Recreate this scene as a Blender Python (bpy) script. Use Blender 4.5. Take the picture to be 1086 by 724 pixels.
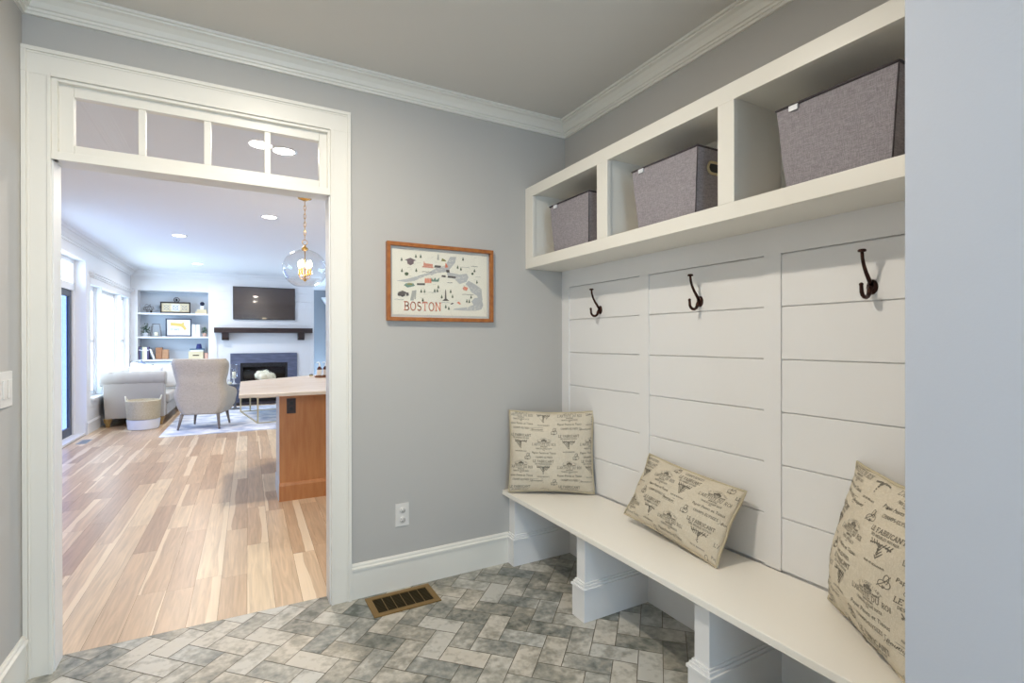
import bpy, bmesh, math, random
from mathutils import Vector, Matrix, noise
R = math.radians
PI = math.pi
for o in list(bpy.data.objects): bpy.data.objects.remove(o)
S = bpy.context.scene
COL = S.collection

# ------------------------------------------------------------------ camera
cam_d = bpy.data.cameras.new('camera'); cam = bpy.data.objects.new('camera', cam_d); COL.objects.link(cam)
cam_d.sensor_fit = 'HORIZONTAL'; cam_d.sensor_width = 36.0; cam_d.lens = 36.0 * 536.74 / 1086
cam_d.clip_start = 0.02; cam_d.clip_end = 200
yaw, pitch, roll = R(28.976), R(-.106), R(.105)
fw = Vector((math.sin(yaw) * math.cos(pitch), math.cos(yaw) * math.cos(pitch), math.sin(pitch)))
rt = Vector((math.cos(yaw), -math.sin(yaw), 0)); dn = fw.cross(rt)
rt2 = rt * math.cos(roll) + dn * math.sin(roll); dn2 = -rt * math.sin(roll) + dn * math.cos(roll)
cam.matrix_world = Matrix(((rt2.x, -dn2.x, -fw.x, 0), (rt2.y, -dn2.y, -fw.y, 0), (rt2.z, -dn2.z, -fw.z, 1.33), (0, 0, 0, 1)))
S.camera = cam

# ------------------------------------------------------------------ world, exposure, daylight portals
W = bpy.data.worlds.new('world'); S.world = W; W.use_nodes = True
bg = W.node_tree.nodes['Background']
bg.inputs[0].default_value = (.57, .78, 1, 1); bg.inputs[1].default_value = 8.8
S.view_settings.view_transform = 'Standard'; S.view_settings.look = 'None'
S.view_settings.gamma = 1; S.view_settings.use_curve_mapping = False
S.view_settings.exposure = 0.0

GA = R(1.4); GP = Vector((0, 2.79, 0))          # the great room is turned a little against the mudroom
def GW(x, y, z=0.0):
    y -= 2.79
    return Vector((x * math.cos(GA) + y * math.sin(GA), 2.79 - x * math.sin(GA) + y * math.cos(GA), z))

def area_light(name, loc, direction, sx, sy, power, color=(1, 1, 1), portal=False, shape='RECTANGLE'):
    d = bpy.data.lights.new(name, 'AREA'); d.shape = shape; d.size = sx
    if shape in ('RECTANGLE', 'ELLIPSE'): d.size_y = sy
    d.energy = power; d.color = color
    if portal: d.cycles.is_portal = True
    o = bpy.data.objects.new(name, d); COL.objects.link(o)
    o.location = loc; o.rotation_euler = Vector(direction).to_track_quat('-Z', 'Y').to_euler()
    return o
ex = Vector((math.cos(GA), -math.sin(GA), 0))
area_light('daylight_portal_windows', GW(-2.12, 10.75, 1.4), ex, 2.9, 1.9, 1, portal=True)
area_light('daylight_portal_door', GW(-2.2, 8.0, 1.25), ex, 2.6, 2.5, 1, portal=True)
area_light('daylight_portal_added_kitchen', GW(4.75, 4.85, 1.6), -ex, 2.5, 1.3, 1, portal=True)  # sky light through the added, unseen kitchen window
area_light('daylight_portal_added_rear', (.25, -1.68, 1.45), (0, 1, 0), 1.3, 1.8, 1, portal=True)  # sky light through the added window behind the camera

MUD_LAMP = 31.0; GREAT_LAMP = 28.0
WARM = (1, .91, .775); WARM2 = (1, .89, .76)

# ------------------------------------------------------------------ materials
def srgb(c):
    return tuple(((v / 255) / 12.92 if v / 255 <= .04045 else ((v / 255 + .055) / 1.055) ** 2.4) for v in c) + (1,)
def newmat(name):
    m = bpy.data.materials.new(name); m.use_nodes = True
    return m, m.node_tree.nodes, m.node_tree.links, m.node_tree.nodes['Principled BSDF']
def mat(name, c, rough=.5, metal=0, bump=0, bscale=60, var=0, vscale=6, spec=.5, stretch=None, c2=None, coat=0, sheen=0):
    m, N, L, B = newmat(name)
    B.inputs['Base Color'].default_value = srgb(c); B.inputs['Roughness'].default_value = rough
    B.inputs['Metallic'].default_value = metal; B.inputs['Specular IOR Level'].default_value = spec
    B.inputs['Coat Weight'].default_value = coat; B.inputs['Sheen Weight'].default_value = sheen
    if bump or var or c2:
        tc = N.new('ShaderNodeTexCoord'); mp = N.new('ShaderNodeMapping'); L.new(tc.outputs['Object'], mp.inputs[0])
        if stretch: mp.inputs['Scale'].default_value = stretch
    if bump:
        n = N.new('ShaderNodeTexNoise'); n.inputs['Scale'].default_value = bscale; n.inputs['Detail'].default_value = 3
        L.new(mp.outputs[0], n.inputs[0]); b = N.new('ShaderNodeBump'); b.inputs['Strength'].default_value = bump
        b.inputs['Distance'].default_value = .004; L.new(n.outputs[0], b.inputs['Height']); L.new(b.outputs[0], B.inputs['Normal'])
    if var or c2:
        n = N.new('ShaderNodeTexNoise'); n.inputs['Scale'].default_value = vscale; n.inputs['Detail'].default_value = 5
        L.new(mp.outputs[0], n.inputs[0]); r = N.new('ShaderNodeValToRGB'); L.new(n.outputs[0], r.inputs[0])
        r.color_ramp.elements[0].position = .3; r.color_ramp.elements[1].position = .7
        a = c2 if c2 else tuple(max(0, v * (1 - var)) for v in c)
        r.color_ramp.elements[0].color = srgb(a); r.color_ramp.elements[1].color = srgb(c)
        L.new(r.outputs[0], B.inputs['Base Color'])
    return m
def emis(name, c, s):
    m, N, L, B = newmat(name); B.inputs['Base Color'].default_value = (0, 0, 0, 1)
    B.inputs['Emission Color'].default_value = (*c, 1); B.inputs['Emission Strength'].default_value = s
    return m
def glass(name, tint=(1, 1, 1), ior=1.45, rough=0.0, power=5, edge=.5):
    m, N, L, B = newmat(name); N.remove(B)
    t = N.new('ShaderNodeBsdfTransparent'); t.inputs[0].default_value = (*tint, 1)
    g = N.new('ShaderNodeBsdfGlossy'); g.inputs['Roughness'].default_value = rough
    lw = N.new('ShaderNodeLayerWeight'); lw.inputs[0].default_value = .5      # reflectance rises towards grazing, the same from both faces
    pw_ = N.new('ShaderNodeMath'); pw_.operation = 'POWER'; L.new(lw.outputs['Facing'], pw_.inputs[0]); pw_.inputs[1].default_value = power
    f = N.new('ShaderNodeMath'); f.operation = 'MULTIPLY_ADD'; L.new(pw_.outputs[0], f.inputs[0]); f.inputs[1].default_value = edge; f.inputs[2].default_value = .035 * (ior - 1) / .45
    x = N.new('ShaderNodeMixShader'); L.new(f.outputs[0], x.inputs[0]); L.new(t.outputs[0], x.inputs[1]); L.new(g.outputs[0], x.inputs[2])
    L.new(x.outputs[0], N['Material Output'].inputs[0]); return m

wall_m = mat('grey_wall_paint', (188, 185, 180), .75, bump=.04, bscale=220)
hallway_m = mat('hall_grey_paint', (138, 143, 150), .75, bump=.04, bscale=200)
ceil_m = mat('ceiling_paint', (216, 212, 205), .9, bump=.05, bscale=160)
gceil_m = mat('great_room_ceiling_paint', (232, 234, 238), .9, bump=.05, bscale=160)
trim_m = mat('white_trim_paint', (236, 232, 222), .35, bump=.02, bscale=90)
gtrim_m = mat('white_room_paint', (228, 229, 232), .45, bump=.02, bscale=90)
panel_m = mat('white_panel_paint', (238, 237, 236), .42, bump=.02, bscale=70)
bench_m = mat('white_bench_paint', (246, 241, 231), .38, bump=.02, bscale=70)
alcove_m = mat('bookcase_back_grey', (190, 198, 208), .7)
grout_m = mat('tile_grout', (120, 114, 102), .9, bump=.2, bscale=300)
glass_m = glass('clear_glass')
door_glass_m = glass('blue_tinted_door_glass', (.38, .42, .56))
globe_m = glass('seeded_globe_glass', (.95, .95, .95), 1.9, power=2.6, edge=.8)
slate_m = mat('slate_surround', (100, 106, 132), .5, c2=(76, 82, 104), vscale=5, stretch=(1, 1, 6), bump=.1, bscale=20)
black_m = mat('black_metal', (22, 20, 22), .4)
fire_m = mat('firebox_brick', (60, 44, 46), .5, c2=(30, 22, 26), vscale=9, stretch=(1, 1, 5))
darkwood_m = mat('dark_stained_wood', (52, 32, 30), .4, c2=(30, 18, 18), vscale=6, stretch=(1, 8, 8))
bronze_m = mat('oil_rubbed_bronze', (70, 42, 34), .28, metal=.75, c2=(40, 24, 22), vscale=40)
brass_m = mat('brushed_brass', (214, 170, 96), .25, metal=1)
brassdull_m = mat('satin_gold_legs', (206, 194, 160), .35, metal=.8)
vent_m = mat('antique_brass_vent', (150, 120, 72), .42, metal=.6, bump=.05)
ventdark_m = mat('dark_brass_louvre', (66, 54, 26), .5, metal=.5)
plate_m = mat('white_plastic', (226, 222, 216), .35)
slot_m = mat('dark_slot', (60, 54, 50), .6)
island_m = mat('honey_stained_maple', (192, 134, 86), .38, c2=(176, 114, 68), vscale=5, stretch=(6, 6, .8), bump=.03)
counter_m = mat('cream_quartzite', (220, 208, 194), .25, c2=(206, 192, 178), vscale=4, stretch=(1.2, 6, 3))
sofa_m = mat('oatmeal_linen', (176, 169, 161), .9, bump=.15, bscale=300, sheen=.2)
chair_m = mat('speckled_tweed', (204, 192, 174), .95, c2=(168, 157, 141), vscale=110, bump=.3, bscale=200)
greyleg_m = mat('grey_washed_wood', (128, 116, 108), .5, var=.2, vscale=20, stretch=(1, 1, .2))
goldwood_m = mat('honey_turned_wood', (170, 138, 84), .45, var=.2, vscale=20)
straw_m = mat('woven_straw', (208, 196, 168), .85, c2=(178, 163, 134), vscale=60, stretch=(1, 1, 3), bump=.4, bscale=120)
whiteband_m = mat('white_rope', (228, 230, 236), .8, bump=.3, bscale=120)
white_m = mat('white_ceramic', (232, 234, 238), .3)
cream_m = mat('cream_paper', (220, 208, 176), .7)
kraft_m = mat('kraft_brown', (168, 118, 84), .7, var=.1, vscale=20)
kraft2_m = mat('light_kraft', (188, 142, 106), .7, var=.1, vscale=20)
navy_m = mat('navy', (34, 46, 110), .5)
purple_m = mat('dusty_purple_cloth', (84, 76, 108), .7)
teal_m = mat('teal_cloth', (84, 112, 132), .7)
leaf_m = mat('green_leaf', (56, 104, 72), .6, var=.4, vscale=30)
petal_m = mat('ivory_petal', (246, 244, 226), .7, var=.06, vscale=30)
terracotta_m = mat('pale_terracotta', (216, 176, 160), .7)
wire_m = mat('aged_wire', (92, 86, 84), .45, metal=.6)
greyframe_m = mat('charcoal_frame', (64, 70, 86), .5)
blackframe_m = mat('weathered_black_frame', (50, 42, 42), .5)
paperw_m = mat('white_paper', (232, 234, 240), .8)
yellow_m = mat('mustard_ink', (216, 190, 110), .8)
greyink_m = mat('grey_ink', (128, 134, 150), .8)
amber_m = mat('amber_bottle', (74, 34, 26), .15)
label_m = mat('bottle_label', (222, 214, 206), .7)
traywood_m = mat('tray_wood', (128, 84, 56), .5, var=.2, vscale=30)
screen_m = mat('television_screen', (44, 30, 30), .2, spec=.9, coat=.6)
candle_m = mat('candle_wax', (240, 236, 214), .5)
can_m = emis('recessed_lamp_lens', (1, .93, .82), 14)
bulb_m = emis('candle_bulb', (1, .82, .55), 40)
rugm, N, L, B = newmat('pale_blue_grey_rug')
tc = N.new('ShaderNodeTexCoord'); n1 = N.new('ShaderNodeTexNoise'); n1.inputs['Scale'].default_value = 4; n1.inputs['Detail'].default_value = 8
L.new(tc.outputs['Object'], n1.inputs[0]); cr = N.new('ShaderNodeValToRGB'); L.new(n1.outputs[0], cr.inputs[0])
cr.color_ramp.elements[0].position = .38; cr.color_ramp.elements[0].color = srgb((180, 190, 212)); cr.color_ramp.elements[1].position = .6; cr.color_ramp.elements[1].color = srgb((232, 234, 240))
L.new(cr.outputs[0], B.inputs['Base Color']); B.inputs['Roughness'].default_value = 1
rug_m = rugm

def fabric(name, c, c2, sx=900, rough=.95):
    m, N, L, B = newmat(name); B.inputs['Roughness'].default_value = rough; B.inputs['Specular IOR Level'].default_value = .15
    tc = N.new('ShaderNodeTexCoord'); mix = []
    for st in ((1, 1, .06), (.06, 1, 1), (1, .06, 1)):
        mp = N.new('ShaderNodeMapping'); mp.inputs['Scale'].default_value = st; L.new(tc.outputs['Object'], mp.inputs[0])
        n = N.new('ShaderNodeTexNoise'); n.inputs['Scale'].default_value = sx; n.inputs['Detail'].default_value = 2; L.new(mp.outputs[0], n.inputs[0]); mix.append(n)
    a = N.new('ShaderNodeMath'); a.operation = 'ADD'; L.new(mix[0].outputs[0], a.inputs[0]); L.new(mix[1].outputs[0], a.inputs[1])
    b = N.new('ShaderNodeMath'); b.operation = 'ADD'; L.new(a.outputs[0], b.inputs[0]); L.new(mix[2].outputs[0], b.inputs[1])
    d = N.new('ShaderNodeMath'); d.operation = 'DIVIDE'; L.new(b.outputs[0], d.inputs[0]); d.inputs[1].default_value = 3
    r = N.new('ShaderNodeValToRGB'); L.new(d.outputs[0], r.inputs[0]); r.color_ramp.elements[0].position = .42; r.color_ramp.elements[1].position = .58
    r.color_ramp.elements[0].color = srgb(c2); r.color_ramp.elements[1].color = srgb(c); L.new(r.outputs[0], B.inputs['Base Color'])
    bp = N.new('ShaderNodeBump'); bp.inputs['Strength'].default_value = .25; bp.inputs['Distance'].default_value = .002; L.new(d.outputs[0], bp.inputs['Height']); L.new(bp.outputs[0], B.inputs['Normal'])
    return m
bin_m = fabric('heathered_grey_fabric', (170, 164, 168), (134, 128, 133), 700)
bindark_m = mat('dark_grey_binding', (70, 64, 68), .9)
linen_m = fabric('natural_linen', (221, 211, 192), (206, 195, 174), 700)
piping_m = mat('olive_beige_piping', (196, 184, 156), .9, bump=.3, bscale=400)
ink_m = mat('faded_charcoal_ink', (122, 116, 104), .95)
fwood_m = mat('orange_oak_frame', (178, 112, 54), .4, c2=(146, 84, 38), vscale=8, stretch=(4, 4, 4))

# plank floor: attribute 'tint' (r random tone, g sapwood amount, b random), UV u across / v along
pl_m, N, L, B = newmat('hickory_planks')
at = N.new('ShaderNodeAttribute'); at.attribute_name = 'tint'; sep = N.new('ShaderNodeSeparateColor'); L.new(at.outputs[0], sep.inputs[0])
uv = N.new('ShaderNodeUVMap'); uv.uv_map = 'uv'; sx = N.new('ShaderNodeSeparateXYZ'); L.new(uv.outputs[0], sx.inputs[0])
r = N.new('ShaderNodeValToRGB'); L.new(sep.outputs[0], r.inputs[0]); e = r.color_ramp.elements
e[0].position = 0; e[0].color = srgb((184, 152, 122)); e[1].position = 1; e[1].color = srgb((230, 208, 176))
k = e.new(.35); k.color = srgb((200, 170, 138)); k = e.new(.7); k.color = srgb((212, 184, 152))
off = N.new('ShaderNodeCombineXYZ'); L.new(sep.outputs[2], off.inputs[2])
sc = N.new('ShaderNodeVectorMath'); sc.operation = 'SCALE'; L.new(off.outputs[0], sc.inputs[0]); sc.inputs['Scale'].default_value = 37
ad = N.new('ShaderNodeVectorMath'); ad.operation = 'ADD'; L.new(uv.outputs[0], ad.inputs[0]); L.new(sc.outputs[0], ad.inputs[1])
mp = N.new('ShaderNodeMapping'); mp.inputs['Scale'].default_value = (40, 2.2, 1); L.new(ad.outputs[0], mp.inputs[0])
gr = N.new('ShaderNodeTexNoise'); gr.inputs['Scale'].default_value = 1; gr.inputs['Detail'].default_value = 4; gr.inputs['Distortion'].default_value = 1.2; L.new(mp.outputs[0], gr.inputs[0])
gm = N.new('ShaderNodeMapRange'); L.new(gr.outputs[0], gm.inputs[0]); gm.inputs[1].default_value = .3; gm.inputs[2].default_value = .7; gm.inputs[3].default_value = .78; gm.inputs[4].default_value = 1.06
mu = N.new('ShaderNodeVectorMath'); mu.operation = 'SCALE'; L.new(r.outputs[0], mu.inputs[0]); L.new(gm.outputs[0], mu.inputs['Scale'])
mp2 = N.new('ShaderNodeMapping'); mp2.inputs['Scale'].default_value = (2, 1.6, 1); L.new(ad.outputs[0], mp2.inputs[0])
wn = N.new('ShaderNodeTexNoise'); wn.inputs['Scale'].default_value = 1; wn.inputs['Detail'].default_value = 2; L.new(mp2.outputs[0], wn.inputs[0])
wa = N.new('ShaderNodeMath'); wa.operation = 'MULTIPLY_ADD'; L.new(wn.outputs[0], wa.inputs[0]); wa.inputs[1].default_value = .5
uo = N.new('ShaderNodeMath'); uo.operation = 'MULTIPLY'; L.new(sx.outputs[0], uo.inputs[0]); uo.inputs[1].default_value = 1 / .127; L.new(uo.outputs[0], wa.inputs[2])
ss = N.new('ShaderNodeMath'); ss.operation = 'LESS_THAN'; L.new(wa.outputs[0], ss.inputs[0])
sg = N.new('ShaderNodeMath'); sg.operation = 'MULTIPLY_ADD'; L.new(sep.outputs[1], sg.inputs[0]); sg.inputs[1].default_value = .6; sg.inputs[2].default_value = .05; L.new(sg.outputs[0], ss.inputs[1])
sf = N.new('ShaderNodeMath'); sf.operation = 'MULTIPLY'; L.new(ss.outputs[0], sf.inputs[0]); sf.inputs[1].default_value = .6
mx = N.new('ShaderNodeMix'); mx.data_type = 'RGBA'; L.new(sf.outputs[0], mx.inputs[0]); L.new(mu.outputs[0], mx.inputs[6]); mx.inputs[7].default_value = srgb((244, 224, 194))
L.new(mx.outputs[2], B.inputs['Base Color']); B.inputs['Roughness'].default_value = .3; B.inputs['Specular IOR Level'].default_value = .45
bp = N.new('ShaderNodeBump'); bp.inputs['Strength'].default_value = .05; L.new(gr.outputs[0], bp.inputs['Height']); L.new(bp.outputs[0], B.inputs['Normal'])

# worn tile: attribute tint r tone, g warm/cool, b offset
tile_m, N, L, B = newmat('worn_cement_tile')
at = N.new('ShaderNodeAttribute'); at.attribute_name = 'tint'; sep = N.new('ShaderNodeSeparateColor'); L.new(at.outputs[0], sep.inputs[0])
tc = N.new('ShaderNodeTexCoord'); of = N.new('ShaderNodeVectorMath'); of.operation = 'SCALE'; L.new(at.outputs[0], of.inputs[0]); of.inputs['Scale'].default_value = 21
ad = N.new('ShaderNodeVectorMath'); ad.operation = 'ADD'; L.new(tc.outputs['Object'], ad.inputs[0]); L.new(of.outputs[0], ad.inputs[1])
na = N.new('ShaderNodeTexNoise'); na.inputs['Scale'].default_value = 7; na.inputs['Detail'].default_value = 8; na.inputs['Roughness'].default_value = .62; L.new(ad.outputs[0], na.inputs[0])
nb = N.new('ShaderNodeTexNoise'); nb.inputs['Scale'].default_value = 34; nb.inputs['Detail'].default_value = 6; L.new(ad.outputs[0], nb.inputs[0])
s1 = N.new('ShaderNodeMath'); s1.operation = 'MULTIPLY_ADD'; L.new(sep.outputs[0], s1.inputs[0]); s1.inputs[1].default_value = .30; s1.inputs[2].default_value = -.12
s2 = N.new('ShaderNodeMath'); s2.operation = 'ADD'; L.new(na.outputs[0], s2.inputs[0]); L.new(s1.outputs[0], s2.inputs[1])
nc = N.new('ShaderNodeTexNoise'); nc.inputs['Scale'].default_value = 2.6; nc.inputs['Detail'].default_value = 9; nc.inputs['Roughness'].default_value = .7; L.new(tc.outputs['Object'], nc.inputs[0])
s4 = N.new('ShaderNodeMath'); s4.operation = 'MULTIPLY_ADD'; L.new(nc.outputs[0], s4.inputs[0]); s4.inputs[1].default_value = .7; s4.inputs[2].default_value = -.385
s5 = N.new('ShaderNodeMath'); s5.operation = 'ADD'; L.new(s4.outputs[0], s5.inputs[0]); L.new(s2.outputs[0], s5.inputs[1]); s2 = s5
s3 = N.new('ShaderNodeMath'); s3.operation = 'MULTIPLY_ADD'; L.new(nb.outputs[0], s3.inputs[0]); s3.inputs[1].default_value = .5; L.new(s2.outputs[0], s3.inputs[2])
r = N.new('ShaderNodeValToRGB'); L.new(s3.outputs[0], r.inputs[0]); e = r.color_ramp.elements
e[0].position = .46; e[0].color = srgb((104, 108, 100)); e[1].position = .92; e[1].color = srgb((206, 201, 192))
k = e.new(.56); k.color = srgb((134, 135, 129)); k = e.new(.74); k.color = srgb((170, 166, 156))
hs = N.new('ShaderNodeMix'); hs.data_type = 'RGBA'; hs.blend_type = 'MULTIPLY'; hs.inputs[0].default_value = 1; L.new(r.outputs[0], hs.inputs[6])
r2 = N.new('ShaderNodeValToRGB'); L.new(sep.outputs[1], r2.inputs[0]); r2.color_ramp.elements[0].color = (.90, .94, .96, 1); r2.color_ramp.elements[1].color = (.98, .95, .89, 1)
L.new(r2.outputs[0], hs.inputs[7]); L.new(hs.outputs[2], B.inputs['Base Color']); B.inputs['Roughness'].default_value = .42
bp = N.new('ShaderNodeBump'); bp.inputs['Strength'].default_value = .08; bp.inputs['Distance'].default_value = .01; L.new(s3.outputs[0], bp.inputs['Height']); L.new(bp.outputs[0], B.inputs['Normal'])

# ------------------------------------------------------------------ mesh building
class MB:
    def __init__(s): s.v = []; s.f = []; s.m = []; s.sm = []
    def add(s, vs, fs, mi=0, smooth=False):
        b = len(s.v); s.v += [tuple(p) for p in vs]; s.f += [tuple(b + i for i in f) for f in fs]
        s.m += [mi] * len(fs); s.sm += [smooth] * len(fs); return s
    def box(s, x0, x1, y0, y1, z0, z1, mi=0):
        vs = [(x, y, z) for z in (z0, z1) for y in (y0, y1) for x in (x0, x1)]
        return s.add(vs, [(0, 2, 3, 1), (4, 5, 7, 6), (0, 1, 5, 4), (2, 6, 7, 3), (0, 4, 6, 2), (1, 3, 7, 5)], mi)
    def loft(s, rings, mi=0, smooth=True, closed=True, caps=True):
        n = len(rings[0]); vs = [p for r in rings for p in r]; fs = []
        for i in range(len(rings) - 1):
            for j in range(n if closed else n - 1):
                k = (j + 1) % n; fs.append((i * n + j, i * n + k, (i + 1) * n + k, (i + 1) * n + j))
        if caps and closed: fs.append(tuple(range(n - 1, -1, -1))); fs.append(tuple((len(rings) - 1) * n + j for j in range(n)))
        return s.add(vs, fs, mi, smooth)
    def tube(s, pts, r, n=8, mi=0, closed=False):
        pts = [Vector(p) for p in pts]; rings = []; N = len(pts); up = None
        for i, p in enumerate(pts):
            a = pts[(i - 1) % N] if (closed or i > 0) else p; b = pts[(i + 1) % N] if (closed or i < N - 1) else p
            t = (b - a).normalized()
            if up is None:
                up = Vector((0, 0, 1)) if abs(t.z) < .9 else Vector((1, 0, 0))
            u = (up - t * up.dot(t)).normalized(); w = t.cross(u); up = u
            rr = r[i] if isinstance(r, (list, tuple)) else r
            rings.append([p + (u * math.cos(2 * PI * j / n) + w * math.sin(2 * PI * j / n)) * rr for j in range(n)])
        if closed: rings.append(rings[0]); return s.loft(rings, mi, True, True, False)
        return s.loft(rings, mi)
    def lathe(s, prof, c=(0, 0, 0), n=24, mi=0, ax='z', caps=True):
        rings = []
        for r, h in prof:
            ring = []
            for j in range(n):
                a = 2 * PI * j / n; u, w = r * math.cos(a), r * math.sin(a)
                ring.append({'z': (c[0] + u, c[1] + w, c[2] + h), 'x': (c[0] + h, c[1] + u, c[2] + w), 'y': (c[0] + w, c[1] + h, c[2] + u)}[ax])
            rings.append(ring)
        return s.loft(rings, mi, caps=caps)
    def sphere(s, c, r, n=16, mi=0, sc=(1, 1, 1)):
        prof = [(max(1e-4, math.sin(PI * i / (n // 2))), -math.cos(PI * i / (n // 2))) for i in range(n // 2 + 1)]
        rings = [[(c[0] + r * sc[0] * a * math.cos(2 * PI * j / n), c[1] + r * sc[1] * a * math.sin(2 * PI * j / n), c[2] + r * sc[2] * h) for j in range(n)] for a, h in prof]
        return s.loft(rings, mi)
    def prism(s, poly, z0, z1, mi=0, ax='z'):
        def P(a, b, h): return {'z': (a, b, h), 'y': (a, h, b), 'x': (h, a, b)}[ax]
        n = len(poly); vs = [P(a, b, z0) for a, b in poly] + [P(a, b, z1) for a, b in poly]
        return s.add(vs, [tuple(range(n - 1, -1, -1)), tuple(range(n, 2 * n))] + [(i, (i + 1) % n, n + (i + 1) % n, n + i) for i in range(n)], mi)
    def sweep(s, path, prof, mi=0, side=1, closed=False):
        """profile (out, z) swept along a plan polyline; out is measured to the left of travel times side"""
        n = len(path); rings = []
        for i in range(n):
            p = Vector(path[i]); ds = []
            if i > 0 or closed: ds.append((p - Vector(path[i - 1])).normalized())
            if i < n - 1 or closed: ds.append((Vector(path[(i + 1) % n]) - p).normalized())
            nn = [Vector((-d.y, d.x)) * side for d in ds]
            if len(nn) == 2:
                b = (nn[0] + nn[1]); b = b / (b.length_squared) * 2 if b.length > 1e-6 else nn[0]
            else: b = nn[0]
            rings.append([(p.x + b.x * o_, p.y + b.y * o_, z_) for o_, z_ in prof])
        return s.loft(rings, mi, smooth=False)
    def wobble(s, amp, sc, seed=0):
        s.v = [tuple(Vector(p) + noise.noise_vector(Vector(p) * sc + Vector((seed, 0, 0))) * amp) for p in s.v]; return s
    def build(s, name, mats, parent=None, base=(0, 0, 0), L=False, rz=0, bevel=0, solid=0, sub=0, uv=None, cols=None):
        if not isinstance(mats, (list, tuple)): mats = [mats]
        me = bpy.data.meshes.new(name); b = Vector(base)
        me.from_pydata([tuple(Vector(p) - b) for p in s.v], [], s.f)
        for m in mats: me.materials.append(m)
        me.polygons.foreach_set('material_index', s.m); me.polygons.foreach_set('use_smooth', s.sm)
        if uv:
            l = me.uv_layers.new(name='uv'); i = 0
            for f in uv:
                for q in f: l.data[i].uv = q; i += 1
        if cols:
            a = me.color_attributes.new('tint', 'FLOAT_COLOR', 'CORNER'); i = 0
            for p, c in zip(me.polygons, cols):
                for _ in range(p.loop_total): a.data[i].color = (*c, 1); i += 1
        me.update()
        if not uv:
            bm = bmesh.new(); bm.from_mesh(me); bmesh.ops.recalc_face_normals(bm, faces=bm.faces); bm.to_mesh(me); bm.free()
        o = bpy.data.objects.new(name, me); COL.objects.link(o)
        if parent: o.parent = parent
        else:
            o.location = GW(*base) if L else base; o.rotation_euler = (0, 0, rz - (GA if L else 0))
        if bevel:
            m = o.modifiers.new('bevel', 'BEVEL'); m.width = bevel; m.segments = 2; m.limit_method = 'ANGLE'; m.angle_limit = R(40); m.harden_normals = True
        if solid: m = o.modifiers.new('solid', 'SOLIDIFY'); m.thickness = solid; m.offset = 0
        if sub: m = o.modifiers.new('sub', 'SUBSURF'); m.levels = sub; m.render_levels = sub
        return o
def tag(o, label, cat, group=None):
    o['label'] = label; o['category'] = cat
    if group: o['group'] = group
    return o
def struct(o, label=None):
    o['kind'] = 'structure'
    if label: o['label'] = label
    return o
def thing(name, label, cat, loc=(0, 0, 0), rz=0, group=None, L=False):
    o = bpy.data.objects.new(name, None); o.empty_display_size = .1; COL.objects.link(o)
    o.location = GW(*loc) if L else loc; o.rotation_euler = (0, 0, rz - (GA if L else 0))
    return tag(o, label, cat, group)
def copy_tree(o, parent=None):
    c = o.copy(); COL.objects.link(c)
    if parent: c.parent = parent
    for ch in list(o.children): copy_tree(ch, c)
    return c

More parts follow.
